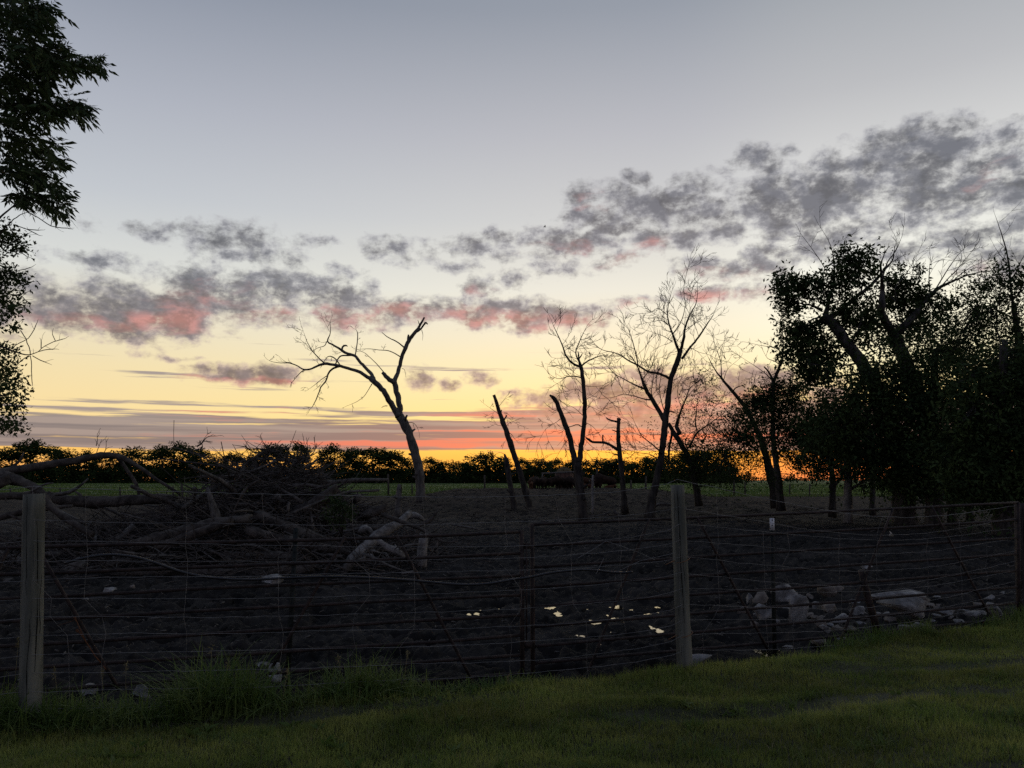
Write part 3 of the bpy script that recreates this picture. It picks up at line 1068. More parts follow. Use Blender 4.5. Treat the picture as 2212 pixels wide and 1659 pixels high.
def tree(name, label, group, d, conv, trunk, limbs, mat, twigs=None, wander=0.25, leafy=None, leaf_mat='leaf', cat='tree', sides=9, kw=1.0, sink=0.25):
    """trunk: rows; limbs: list of rows; twigs: dict(every,L,lvl,up...); leafy: list of (px,py,rx,ry,n) in frame pixels"""
    pts, rad = px_path(trunk, conv, d, 0.04, kw)
    base = pts[0].copy()
    t = thing(name, base, label, cat, group)
    p, r = refine(pts, rad, 0.22, 0.05)
    p[0][2] -= sink
    stubs_ = []
    r[0] *= 1.25
    m = MB()
    r = r * (1 + .10 * fbm(np.arange(len(r)) * .35, np.zeros(len(r)) + d, 57, 3))
    m.tube(p, r, sides + 3, rough=0.09)
    for _ in range(5 if rad[0] > .12 else 2):
        i_ = int(R.integers(len(p) // 4, len(p)))
        if i_ < len(p) - 1:
            dd_ = nrm(np.cross(p[i_] - p[i_ - 1], R.standard_normal(3)) + 0.5 * (p[i_] - p[i_ - 1]))
            L_s = R.uniform(.10, .32)
            m.tube([p[i_], p[i_] + dd_ * (r[i_] * .8), p[i_] + dd_ * (r[i_] + L_s)], [r[i_] * .45, r[i_] * .38, r[i_] * .22], 6, rough=.1)
    m.build('trunk', mat, t, smooth=True)
    tips = []
    tw = MB()
    skel = [p]
    for rows in limbs:
        opts = {}
        if isinstance(rows, tuple):
            rows, opts = rows
        # start at the depth of the wood it grows from
        allp = np.vstack(skel)
        p0_ = P(*conv(rows[0][0], rows[0][1]), d)
        near = allp[np.argmin(np.linalg.norm(allp[:, [0, 2]] - p0_[[0, 2]], axis=1))]
        q_, rr = px_path(rows, conv, near[1], wander, kw)
        q_, rr = refine(q_, rr, 0.16, 0.10)
        m = MB()
        m.tube(q_, rr, 7 if rr[0] > 0.05 else 5, rough=0.04)
        m.build('branch', mat, t, smooth=True)
        skel.append(q_)
        if twigs and not opts.get('bare'):
            kw_ = dict(twigs)
            kw_.update({k: v for k, v in opts.items() if k in kw_})
            sprout(tw, q_, rr, tips=tips, **kw_)
    if twigs and 'trunk' in twigs:
        pass
    if leafy:
        clumps = []
        lm = MB()
        S_ = np.vstack(skel)
        for blob in leafy:
            cx, cy, rx, ry, n = blob[:5]
            size = blob[5] if len(blob) > 5 else 0.12
            dd = d + (blob[6] if len(blob) > 6 else 0.0)
            C = P(cx, cy, dd)
            ax_, az_ = rx / FOC * dd, ry / FOC * dd
            ay_ = 0.8 * min(max(ax_, az_), 2.6)
            nc = max(int(n / 30), 3)
            u = R.standard_normal((nc, 3))
            u /= np.linalg.norm(u, axis=1)[:, None]
            u *= (R.random(nc) ** 0.45)[:, None]
            cc = C + u * np.array([ax_, ay_, az_])
            clumps.append(cc)
            sc = 0.22 + 0.26 * R.random(nc)
            sc = np.minimum(sc, 0.5 * max(az_, 0.2) + 0.08)
            idx = R.integers(0, nc, n)
            # each clump is a ragged spray reaching outward and drooping at its end
            out_ = u / (np.linalg.norm(u, axis=1)[:, None] + 1e-9) + R.normal(0, .6, (nc, 3)) + np.array([0, 0, .15])
            out_ /= np.linalg.norm(out_, axis=1)[:, None]
            al = R.standard_normal(n) * (sc[idx] * 1.55)
            pos = cc[idx] + out_[idx] * al[:, None] + R.standard_normal((n, 3)) * (sc[idx] * .55)[:, None]
            pos[:, 2] -= .35 * np.maximum(al, 0) ** 2
            lm.leaves(pos, size, 0.42, 0.35)
            # thin wood running out to each clump
            for c_ in cc[::2]:
                i = np.argmin(np.linalg.norm(S_ - c_, axis=1))
                if np.linalg.norm(S_[i] - c_) < 3.2:
                    mid = (S_[i] + c_) / 2 + R.normal(0, 0.12, 3) + np.array([0, 0, -0.08])
                    tw.tube(np.array([S_[i], mid, c_]), [0.022, 0.014, 0.007], 3, cap=False)
        if tips and name == 'leafy_tree':
            tp = np.vstack(tips)
            cents = np.vstack(clumps)
            dn_ = np.array([np.min(np.linalg.norm(cents - q_, axis=1)) for q_ in tp])
            tp = tp[dn_ < .75]
            tp = np.repeat(tp, 5, 0)
            lm.leaves(tp + R.normal(0, .13, tp.shape), .15, .42, .3)
        lm.build('crown', M[leaf_mat], t, kind='stuff')
    if tw.n:
        tw.build('twigs', mat, t, kind='stuff')
    return t


A_ = Z(1024, 1200, 1024)
B_ = Z(2048, 1200, 1024)
D_ = Z(2600, 1360, 640)
E_ = Z(3060, 960, 640)
F_ = Z(3072, 1200, 1024)
G_ = Z(3072, 400, 1024)
T0 = dict(every=0.50, L=0.75, lvl=2, up=0.05, rmax=0.10, r0=0.015, kids=2, start=0.25, rmin=0.010)

# --- the big leaning dead tree on the mound
tree('dead_tree', 'big barkless dead tree on the mound, one limb arching left, one broken', 'dead trees in the pen', 45.0, A_,
     [(1428, 1712, 86), (1420, 1600, 78), (1410, 1480, 76), (1372, 1300, 72), (1330, 1180, 70), (1290, 1080, 74), (1240, 1005, 78)],
     [([(1245, 1010, 55), (1245, 930, 52), (1225, 830, 50), (1202, 740, 48), (1192, 700, 46), (1215, 660, 38), (1236, 590, 36), (1260, 500, 34), (1290, 420, 36), (1320, 350, 36), (1360, 300, 33), (1392, 258, 30), (1425, 205, 20), (1455, 150, 15)], dict(bare=1)),
      ([(1235, 1010, 70), (1190, 930, 52), (1150, 870, 48), (1120, 810, 46), (1080, 760, 46), (1020, 705, 46), (980, 672, 36), (930, 640, 30), (860, 610, 28), (790, 590, 26), (720, 570, 26), (650, 558, 24), (590, 548, 26), (530, 570, 18), (470, 600, 16), (410, 605, 14), (370, 575, 10), (310, 550, 10), (285, 540, 13), (210, 545, 6), (140, 535, 4), (100, 515, 2)], dict(every=0.9, L=0.55, start=0.6)),
      ([(1025, 705, 38), (1000, 640, 32), (950, 590, 28), (900, 540, 26), (860, 480, 27), (800, 470, 25), (745, 440, 25), (690, 400, 18), (610, 360, 14), (640, 300, 8), (645, 250, 6), (640, 195, 3)], dict(every=0.5, L=0.7, start=0.55, up=0.12)),
      ([(745, 440, 18), (738, 410, 17), (768, 385, 20), (792, 400, 6)], dict(bare=1)),
      ([(850, 480, 13), (730, 480, 14), (700, 520, 12), (688, 552, 12)], dict(bare=1)),
      ([(858, 470, 11), (875, 370, 9), (880, 280, 8), (866, 258, 3)], dict(every=.5, L=0.4)),
      ([(725, 560, 12), (690, 510, 11), (640, 480, 9), (610, 490, 7), (585, 542, 6)], dict(every=.5, L=.5)),
      ([(610, 360, 10), (596, 400, 7), (540, 410, 5), (490, 440, 4)], dict(every=.5, L=.4)),
      ([(592, 545, 13), (540, 500, 10), (490, 448, 9), (440, 360, 5), (408, 268, 2)], dict(every=0.35, L=0.75, up=0.1)),
      ([(490, 448, 6), (430, 380, 4), (380, 340, 2)], dict(every=.5, L=.4)),
      ([(715, 575, 20), (660, 592, 18), (620, 635, 16), (608, 700, 13), (560, 750, 11), (540, 810, 10), (520, 860, 9), (490, 920, 6), (470, 940, 3)], dict(every=.45, L=.55, up=-0.12)),
      ([(620, 650, 9), (560, 690, 6), (500, 740, 4), (455, 772, 2)], dict(every=.6, L=.4, up=-.1)),
      ([(412, 605, 9), (370, 640, 7), (330, 690, 5), (303, 722, 3)], dict(every=.5, L=.4, up=-.1)),
      ([(1002, 725, 9), (970, 780, 6), (930, 840, 5), (870, 880, 4), (795, 912, 2)], dict(every=.8, L=.4, up=-.15)),
      ([(1105, 625, 9), (1050, 560, 7), (1000, 510, 6), (940, 455, 5), (880, 430, 3)], dict(every=.7, L=.5, up=.1)),
      ([(1196, 715, 46), (1140, 680, 40), (1098, 634, 34), (1090, 625, 26)], dict(bare=1)),
      ([(1288, 418, 15), (1240, 375, 11), (1190, 345, 10), (1140, 325, 8), (1088, 280, 5)], dict(bare=1)),
      ([(1252, 492, 11), (1190, 455, 9), (1140, 435, 8), (1060, 432, 6), (980, 420, 5), (900, 425, 3)], dict(every=.6, L=.55, up=.08)),
      ([(1312, 352, 18), (1313, 325, 19), (1318, 303, 17)], dict(bare=1)),
      ([(1390, 272, 24), (1430, 245, 17), (1450, 215, 16), (1465, 190, 18), (1484, 210, 9)], dict(bare=1)),
      ([(1412, 215, 9), (1398, 172, 4)], dict(bare=1)), ([(1432, 260, 6), (1444, 300, 4), (1437, 350, 2)], dict(bare=1)),
      ([(1285, 1055, 24), (1296, 1020, 22), (1306, 995, 16)], dict(bare=1)), ([(1310, 1060, 8), (1360, 1058, 5), (1390, 1090, 4), (1408, 1140, 2)], dict(every=.5, L=.35, up=-.2)),
      ([(1262, 590, 5), (1285, 600, 4), (1296, 670, 2)], dict(bare=1)), ([(1135, 915, 8), (1105, 915, 6), (1085, 930, 4)], dict(bare=1))],
     M['dead_wood'], T0, wander=0.22, sides=12, sink=0.5)

# --- long leaning snag, with a few hanging twigs
tree('dead_snag', 'long leaning dead snag with frail twigs, nearest to the left of the herd', 'dead trees in the pen', 41.0, B_,
     [(168, 1850, 58), (125, 1680, 55), (72, 1500, 50), (40, 1400, 47), (0, 1280, 46), (-50, 1130, 44), (-100, 1000, 38), (-130, 900, 30), (-157, 820, 24)],
     [([(-120, 930, 5), (-90, 890, 4), (-60, 850, 2)], dict()), ([(-100, 1000, 5), (-150, 960, 4), (-210, 920, 2)], dict()), ([(-60, 1100, 5), (-20, 1060, 4), (10, 1050, 2)], dict()),
      ([(-40, 1140, 5), (0, 1160, 4), (20, 1200, 3)], dict()), ([(-110, 980, 4), (-70, 960, 3), (-30, 990, 2)], dict()), ([(-70, 1080, 4), (-120, 1090, 3), (-160, 1060, 2)], dict())],
     M['bark'], dict(every=.35, L=.6, lvl=2, up=-0.02, rmax=.1, r0=.011, kids=3, start=.2, rmin=.0085))
tree('dead_snag', 'short broken snag with a splintered orange top, left of the longer leaning snag', 'dead trees in the pen', 40.0, B_,
     [(28, 1838, 56), (5, 1700, 50), (-22, 1560, 48), (-42, 1420, 44), (-50, 1370, 34), (-66, 1330, 14)],
     [([(-50, 1345, 6), (-80, 1322, 4), (-110, 1318, 2)], dict(bare=1))], M['bark'], None)

# --- bare tree with two stems
tree('bare_tree', 'bare twin stemmed tree right of the herd, left stem snapped off, right stem twiggy', 'dead trees in the pen', 33.5, B_,
     [(622, 1905, 86), (608, 1800, 74), (590, 1660, 70), (572, 1500, 76), (562, 1405, 80)],
     [([(552, 1420, 60), (530, 1320, 52), (490, 1160, 48), (430, 1000, 43), (385, 880, 39), (358, 838, 34), (326, 822, 16)], dict(bare=1)),
      ([(578, 1420, 56), (595, 1280, 44), (618, 1120, 41), (628, 980, 39), (628, 860, 37), (615, 720, 35), (603, 620, 35), (592, 570, 34)], dict(every=0.45, L=.75, rmax=.5, start=.1)),
      ([(592, 575, 25), (540, 560, 20), (490, 520, 18), (460, 470, 16), (440, 400, 12), (400, 310, 9), (370, 250, 6), (350, 200, 3)], dict(up=.1)),
      ([(597, 570, 16), (560, 500, 13), (545, 450, 12), (570, 390, 10), (600, 320, 7), (640, 240, 3)], dict(up=.1)),
      ([(600, 570, 17), (640, 535, 14), (690, 510, 12), (740, 490, 9), (790, 470, 5), (830, 482, 3)], dict(up=.05)),
      ([(600, 672, 13), (540, 655, 11), (470, 662, 8), (400, 690, 5), (340, 652, 3)], dict()), ([(470, 660, 5), (430, 700, 4), (395, 720, 2)], dict()),
      ([(632, 742, 7), (690, 748, 4), (750, 745, 2)], dict()), ([(600, 1095, 9), (570, 1066, 9), (530, 1088, 8), (490, 1100, 5)], dict()),
      ([(628, 900, 6), (700, 930, 4), (760, 960, 2)], dict()), ([(615, 1000, 6), (540, 930, 4), (470, 900, 2)], dict()), ([(440, 1010, 6), (380, 1060, 4), (290, 1110, 3), (225, 1230, 2)], dict(up=-.1)),
      ([(620, 1050, 6), (700, 1090, 4), (770, 1180, 2)], dict(up=-.05)), ([(500, 1190, 5), (440, 1260, 4), (390, 1350, 2)], dict(up=-.05)), ([(610, 1180, 5), (680, 1260, 4), (740, 1300, 2)], dict()),
      ([(622, 820, 5), (560, 760, 4), (470, 790, 2)], dict()), ([(600, 1290, 5), (660, 1330, 3), (690, 1380, 2)], dict())],
     M['bark'], dict(every=.30, L=.85, lvl=2, up=0.06, rmax=.12, r0=.013, kids=3, start=.12, rmin=.0085), wander=.2)

# --- stub with an elbowed arm
tree('dead_snag', 'topped dead stub with an elbowed arm reaching left at half height', 'dead trees in the pen', 37.5, B_,
     [(975, 1800, 56), (968, 1700, 48), (958, 1600, 46), (945, 1450, 44), (930, 1310, 40), (916, 1240, 36), (918, 1140, 34), (922, 1020, 31)],
     [([(912, 1295, 28), (850, 1250, 23), (780, 1228, 22), (700, 1230, 22), (660, 1205, 22), (640, 1190, 14)], dict(bare=1)), ([(785, 1225, 15), (784, 1165, 12)], dict(bare=1)),
      ([(910, 1052, 20), (850, 1040, 16), (822, 1025, 12), (815, 1015, 6)], dict(bare=1)), ([(788, 1170, 5), (805, 1190, 4), (818, 1225, 2)], dict(bare=1)), ([(925, 1040, 20), (941, 1030, 12)], dict(bare=1))],
     M['bark'], None)
tree('stake', 'thin topped stake with a pale broken tip, in front of the dark herd', None, 38.0, Z(2080, 1840, 440),
     [(1465, 985, 66), (1465, 800, 60), (1462, 600, 56), (1462, 430, 52), (1468, 300, 36)], [], M['pale_bark'], None, cat='stake')
tree('stump', 'tall broken stump with a split orange top, standing between brush pile and leaning dead tree', None, 36.0, Z(1024, 1800, 1024),
     [(1226, 560, 66), (1228, 460, 58), (1234, 390, 52), (1240, 330, 44), (1236, 295, 22)], [([(1252, 370, 20), (1258, 330, 14), (1252, 298, 8)], dict(bare=1))], M['dead_wood'], None, cat='stump')

# --- tall bare tree
tree('bare_tree', 'tallest bare tree with a fine twiggy top, right of the topped stub', 'dead trees in the pen', 34.5, B_,
     [(1185, 1885, 92), (1205, 1740, 72), (1245, 1570, 62), (1288, 1380, 54), (1308, 1200, 54), (1325, 1050, 56), (1345, 900, 48), (1360, 760, 44), (1376, 665, 44), (1415, 570, 44), (1440, 500, 44), (1455, 430, 40)],
     [[(1442, 450, 26), (1405, 350, 21), (1385, 285, 17), (1355, 210, 14), (1340, 120, 10), (1350, 40, 7), (1375, -60, 4)],
      [(1458, 430, 28), (1485, 330, 25), (1490, 250, 17), (1515, 180, 14), (1550, 100, 11), (1590, 40, 8), (1605, -60, 5), (1600, -120, 3)],
      [(1388, 295, 11), (1450, 210, 9), (1480, 140, 7), (1500, 40, 6), (1480, -80, 5), (1500, -200, 4), (1525, -290, 3)],
      [(1470, 505, 25), (1530, 420, 20), (1590, 350, 18), (1640, 280, 15), (1690, 200, 11), (1740, 130, 5)],
      [(1370, 682, 27), (1310, 650, 22), (1250, 630, 20), (1180, 622, 18), (1130, 590, 16), (1060, 550, 15), (1000, 520, 13), (930, 470, 10), (870, 450, 8), (800, 440, 6), (740, 410, 4)],
      [(1092, 572, 13), (1080, 500, 12), (1060, 420, 10), (1035, 330, 8), (1005, 250, 5)],
      [(1322, 1045, 46), (1270, 960, 41), (1210, 860, 38), (1150, 760, 33), (1120, 680, 20), (1092, 592, 14)],
      [(1152, 772, 19), (1050, 730, 13), (980, 690, 9), (900, 650, 6), (830, 580, 4)],
      [(1212, 862, 15), (1150, 860, 11), (1060, 830, 8), (960, 810, 6), (880, 842, 4), (800, 850, 2)],
      [(1120, 690, 9), (1180, 620, 7), (1220, 540, 5), (1240, 420, 3)], [(1240, 900, 10), (1200, 800, 8), (1220, 700, 6), (1230, 560, 4)], [(1330, 1000, 9), (1290, 880, 8), (1270, 760, 6), (1300, 600, 4)],
      [(1300, 1335, 17), (1260, 1290, 14), (1190, 1230, 11), (1120, 1180, 8), (1060, 1060, 4)], [(1290, 1400, 10), (1200, 1330, 7), (1080, 1320, 5), (980, 1290, 3)],
      [(1340, 130, 6), (1260, 60, 5), (1200, 110, 4), (1080, 120, 3)], [(1345, 215, 8), (1290, 170, 6), (1200, 190, 4)], [(1385, 360, 8), (1310, 310, 6), (1240, 290, 3)],
      [(1500, 260, 7), (1580, 200, 5), (1650, 170, 3)], [(1540, 410, 6), (1620, 455, 4), (1700, 470, 3), (1750, 500, 2)], [(1380, 700, 6), (1460, 660, 4), (1540, 620, 2)]],
     M['bark'], dict(every=.30, L=.95, lvl=2, up=0.10, rmax=.16, r0=.014, kids=3, start=.12, rmin=.0085), wander=.25,
     leafy=[(681, 415, 7, 9, 160, .09), (640, 390, 8, 6, 90, .09), (620, 450, 18, 10, 160, .09), (650, 428, 5, 12, 80, .09)])

# --- half-leafed tree behind it, and the trees at the end of the yard
tree('sparse_tree', 'half leafed tree with two crossing stems just behind the tallest bare tree', 'trees at the right of the pen', 38.0, D_,
     [(675, 2225, 92), (600, 1900, 84), (545, 1660, 76), (470, 1510, 72), (410, 1400, 70), (330, 1280, 62), (255, 1150, 46)],
     [[(410, 1300, 66), (362, 1180, 56), (405, 1035, 32), (440, 950, 26), (500, 800, 18), (540, 680, 14), (600, 620, 9), (690, 560, 5)],
      [(540, 1490, 34), (590, 1380, 28), (640, 1290, 25), (700, 1240, 24), (800, 1175, 16), (900, 1100, 10), (1000, 1030, 8), (1100, 930, 5), (1180, 860, 3)],
      [(650, 1280, 20), (622, 1100, 16), (640, 1000, 12), (650, 860, 8), (690, 740, 4)], [(810, 1165, 10), (830, 1060, 8), (870, 960, 6), (1010, 800, 3)], [(470, 880, 9), (530, 760, 7), (640, 640, 5), (840, 560, 3)],
      [(640, 1000, 8), (740, 930, 6), (800, 840, 4)], [(440, 950, 10), (400, 840, 8), (370, 700, 5), (420, 560, 3)], [(500, 800, 8), (560, 600, 5), (600, 420, 3)], [(300, 1230, 30), (300, 1340, 34), (262, 1500, 36), (262, 1660, 34)],
      [(560, 1640, 22), (480, 1400, 14), (520, 1330, 8)]],
     M['bark'], dict(every=.38, L=.62, lvl=2, up=0.05, rmax=.14, r0=.013, kids=3, start=.15, rmin=.0085), wander=.3,
     leafy=[(702, 380, 14, 9, 330, .10), (695, 395, 20, 12, 200, .09), (710, 402, 22, 10, 320, .10), (697, 418, 24, 16, 480, .09), (712, 430, 22, 16, 520, .10), (720, 408, 14, 10, 160, .1), (690, 440, 22, 10, 360, .1),
            (684, 452, 20, 10, 520, .11), (705, 455, 26, 14, 1300, .12), (716, 470, 26, 14, 1900, .12), (692, 470, 22, 10, 900, .12), (672, 470, 22, 12, 620, .11), (660, 462, 14, 12, 260, .1), (735, 440, 14, 8, 260, .11)])
tree('sparse_tree', 'bare leaning stem topped by thin forks above a dark leafy skirt', 'trees at the right of the pen', 36.0, D_,
     [(1745, 2250, 130), (1690, 1950, 116), (1620, 1680, 106), (1560, 1450, 92), (1500, 1280, 74), (1420, 1120, 64), (1330, 940, 58), (1240, 830, 50), (1150, 720, 46), (1060, 620, 38), (990, 530, 32)],
     [[(992, 535, 30), (930, 460, 20), (870, 370, 14), (830, 280, 10), (800, 230, 4)], [(990, 525, 20), (985, 420, 15), (985, 320, 12), (960, 230, 10), (930, 150, 8), (890, 50, 5), (880, -30, 3)],
      [(986, 305, 9), (1000, 180, 7), (1030, 50, 5), (1040, -20, 3)], [(1022, 545, 11), (1040, 470, 9), (1080, 380, 6), (1150, 330, 3)], ([(1150, 712, 20), (1165, 670, 17), (1200, 642, 18), (1260, 637, 10), (1320, 620, 4)], dict(bare=1)),
      [(1230, 640, 8), (1230, 590, 4)], [(1272, 852, 11), (1290, 780, 8), (1370, 700, 5), (1420, 620, 3)], [(860, 450, 8), (800, 430, 5), (740, 380, 3)], [(1500, 1540, 40), (1380, 1460, 26), (1200, 1390, 18), (1060, 1380, 10)],
      [(1440, 1240, 24), (1300, 1160, 16), (1150, 1100, 9)], [(1300, 1560, 12), (1180, 1570, 8), (1060, 1600, 4)]],
     M['bark'], dict(every=.42, L=.62, lvl=2, up=0.05, rmax=.16, r0=.013, kids=3, start=.12, rmin=.0085), wander=.25,
     leafy=[(742, 416, 17, 9, 900, .12), (752, 424, 14, 9, 700, .12), (735, 428, 16, 8, 500, .12), (740, 436, 26, 6, 900, .12), (755, 440, 20, 8, 800, .12), (722, 450, 24, 7, 900, .12), (745, 452, 22, 7, 700, .12),
            (760, 458, 16, 7, 420, .11), (735, 465, 20, 8, 420, .1), (752, 470, 14, 9, 260, .1), (728, 478, 24, 6, 620, .11)])
tree('sparse_tree', 'upright tree with a dry forked crown over a dense bushy middle', 'trees at the right of the pen', 33.0, D_,
     [(1805, 2280, 110), (1770, 1900, 92), (1715, 1500, 72), (1695, 1200, 58), (1700, 900, 50), (1706, 700, 50), (1702, 560, 52)],
     [[(1712, 565, 50), (1760, 450, 48), (1800, 350, 38), (1835, 260, 26), (1846, 130, 20), (1836, 0, 14), (1834, -150, 8), (1826, -330, 4)], ([(1700, 555, 40), (1650, 450, 26), (1580, 372, 20)], dict(bare=1)),
      [(1692, 565, 20), (1620, 480, 14), (1540, 420, 10), (1440, 350, 7), (1340, 290, 5), (1240, 220, 3)], [(1797, 345, 15), (1740, 300, 12), (1660, 270, 9), (1620, 260, 6), (1580, 180, 3)],
      [(1842, 235, 14), (1800, 140, 12), (1740, 100, 10), (1620, 90, 8), (1500, 70, 6), (1380, 40, 3)], [(1690, 620, 8), (1600, 520, 6), (1500, 480, 4), (1420, 470, 2)], [(1690, 640, 8), (1560, 600, 5), (1480, 560, 3)],
      [(1800, 420, 8), (1900, 440, 5), (2040, 440, 3)], [(1720, 640, 6), (1850, 560, 4), (1990, 470, 2)], [(1700, 760, 20), (1860, 700, 14), (2020, 680, 8)], [(1700, 1000, 20), (1840, 940, 14), (1990, 880, 8)], [(1690, 900, 16), (1560, 840, 12), (1450, 830, 8)],
      [(1745, 1600, 40), (1860, 1480, 28), (2060, 1430, 18), (2250, 1400, 10)], [(1720, 1250, 20), (1820, 1150, 12), (1940, 1130, 8)], [(1700, 1180, 18), (1600, 1060, 12), (1480, 1000, 8)]],
     M['bark'], dict(every=.40, L=.55, lvl=2, up=0.05, rmax=.13, r0=.013, kids=3, start=.12, rmin=.0085), wander=.25,
     leafy=[(766, 396, 20, 9, 1500, .12), (785, 389, 18, 9, 1400, .12), (798, 388, 10, 7, 450, .12), (756, 404, 14, 8, 800, .12), (775, 408, 24, 9, 1500, .12), (792, 402, 14, 8, 700, .12), (765, 420, 18, 8, 700, .12), (784, 424, 18, 8, 900, .12),
            (778, 440, 22, 9, 900, .12), (795, 436, 14, 10, 900, .12), (785, 455, 18, 8, 500, .11), (800, 462, 18, 8, 700, .11), (778, 478, 18, 6, 260, .1)])

# --- the big leaning tree of the dense group
def epx(rows):
    return [(765 + .07233 * a, 240 + .07233 * b_, .07233 * c_, .07233 * d_, int(n * .40), .18) for a, b_, c_, d_, n, s in rows]


T8 = dict(every=.6, L=.8, lvl=1, up=0.05, rmax=.16, r0=.014, kids=3, start=.2, rmin=.0085)
tree('leafy_tree', 'huge old tree leaning left, its forked crown half dead, half leafy', 'big leafy trees on the right', 31.0, F_,
     [(1185, 1960, 215), (1180, 1800, 190), (1178, 1600, 172), (1150, 1400, 152), (1080, 1100, 132), (950, 800, 116), (850, 600, 108), (760, 470, 102), (660, 345, 92), (570, 225, 86), (480, 130, 78)],
     [[(520, 160, 58), (606, 115, 44), (670, 55, 36), (740, -10, 34), (860, -100, 30), (950, -190, 26), (1010, -270, 20), (1080, -340, 13), (1090, -430, 8)],
      [(500, 120, 50), (520, 20, 28), (560, -90, 20), (575, -170, 16), (573, -280, 12), (565, -380, 9), (545, -460, 7), (510, -540, 4), (458, -620, 3)],
      [(470, 90, 34), (380, 45, 18), (290, 35, 13), (200, -10, 10), (130, -60, 8), (40, -110, 4)], [(530, -200, 9), (460, -330, 7), (390, -430, 5), (300, -550, 3)],
      [(450, 150, 18), (390, 158, 14), (345, 200, 10), (300, 260, 6)], [(700, 400, 26), (620, 390, 18), (540, 420, 12), (450, 470, 8)], [(860, 620, 30), (760, 640, 22), (620, 660, 14), (500, 640, 9)], [(800, 540, 22), (700, 560, 14), (560, 580, 9), (420, 560, 5)],
      [(700, 400, 20), (760, 300, 14), (800, 200, 9)], [(900, 680, 22), (960, 560, 14), (980, 420, 8)]],
     M['grey_bark'], T8, wander=.3, sides=14,
     leafy=epx([(230, 560, 150, 110, 700, .12), (430, 580, 170, 100, 800, .12), (330, 700, 170, 90, 600, .12), (600, 680, 190, 120, 1100, .12), (800, 560, 160, 120, 900, .12), (780, 760, 130, 120, 700, .12), (420, 900, 200, 80, 600, .12), (230, 800, 100, 80, 350, .12), (300, 960, 130, 50, 300, .12),
                (1080, 400, 140, 140, 1000, .12), (1200, 230, 170, 110, 1000, .12), (1400, 230, 110, 120, 650, .12), (1250, 420, 160, 130, 1000, .12), (1080, 600, 150, 140, 1000, .12), (1100, 150, 60, 60, 200, .12), (1490, 430, 90, 80, 300, .12), (1360, 600, 60, 60, 160, .12),
                (900, 880, 70, 80, 200, .12), (1120, 980, 180, 120, 1000, .12), (1000, 1130, 160, 110, 700, .12), (1250, 1130, 190, 130, 1100, .12), (1420, 930, 110, 110, 600, .12), (1480, 1120, 140, 150, 800, .12), (1220, 820, 80, 70, 200, .12),
                (250, 1150, 90, 100, 300, .12), (330, 1300, 150, 130, 900, .12), (520, 1230, 170, 110, 900, .12), (700, 1230, 130, 100, 700, .12), (420, 1450, 170, 130, 1100, .12), (620, 1420, 170, 130, 1100, .12), (560, 1600, 190, 110, 1100, .12), (820, 1480, 150, 140, 800, .12), (330, 1600, 110, 120, 600, .12),
                (800, 1640, 180, 110, 900, .12), (1020, 1560, 120, 110, 500, .12), (980, 1330, 90, 90, 260, .12), (1350, 1350, 160, 160, 900, .12), (700, 1760, 180, 110, 900, .12), (520, 1760, 120, 110, 600, .12), (620, 1880, 110, 110, 600, .12), (800, 1900, 180, 110, 900, .12)]))
# --- second big tree with the long dead limb to the right
tree('leafy_tree', 'large tree with a U shaped fork and a long dead limb rising to the right', 'big leafy trees on the right', 33.0, F_,
     [(1440, 1920, 130), (1430, 1700, 126), (1400, 1300, 124), (1330, 900, 120), (1220, 600, 112), (1130, 400, 104), (1090, 290, 100)],
     [([(1085, 300, 76), (1010, 180, 70), (975, 100, 66), (980, 30, 56), (990, -90, 36), (985, -200, 24), (970, -290, 20), (985, -345, 12)], dict(every=1.2)),
      [(985, -170, 14), (1030, -330, 12), (1110, -430, 9), (1145, -520, 5)],
      [(1110, 300, 66), (1200, 200, 62), (1290, 100, 56), (1350, 10, 50), (1420, -60, 36), (1500, -120, 28), (1600, -165, 20), (1720, -215, 14), (1850, -245, 8), (1960, -258, 4)],
      [(1400, -50, 12), (1390, -170, 9), (1400, -310, 5)], [(1440, -75, 14), (1500, -180, 10), (1570, -290, 8), (1640, -390, 5), (1700, -450, 3)], [(1500, -120, 12), (1560, -190, 9), (1640, -270, 6), (1770, -430, 3)], [(1600, -165, 10), (1660, -220, 8), (1760, -290, 5), (1880, -340, 3)],
      [(1350, 0, 16), (1300, -90, 11), (1230, -150, 8), (1260, -280, 4)], [(1060, -30, 16), (1120, 30, 12), (1090, -100, 9), (1200, -230, 6), (1290, -390, 3)]],
     M['grey_bark'], dict(every=.5, L=.9, lvl=2, up=0.10, rmax=.2, r0=.015, kids=3, start=.2, rmin=.0085), wander=.3, sides=12,
     leafy=epx([(1750, 560, 110, 100, 500, .12), (1900, 600, 130, 80, 600, .12), (1820, 720, 150, 110, 800, .12), (1750, 840, 130, 100, 600, .12), (1980, 830, 150, 100, 700, .12), (2120, 740, 140, 110, 700, .12), (1850, 930, 90, 70, 250, .12), (2100, 1000, 160, 130, 800, .12), (2280, 850, 130, 110, 600, .12),
                (1560, 700, 70, 70, 120, .12), (1640, 590, 60, 60, 120, .12), (1500, 960, 70, 90, 260, .12), (1560, 1150, 120, 130, 700, .12), (1900, 1200, 170, 150, 1100, .12), (2200, 1180, 220, 170, 1500, .12), (1700, 1350, 180, 150, 1100, .12), (2450, 1000, 190, 150, 1000, .12), (2600, 860, 130, 100, 500, .12), (2400, 760, 90, 70, 220, .12)]))
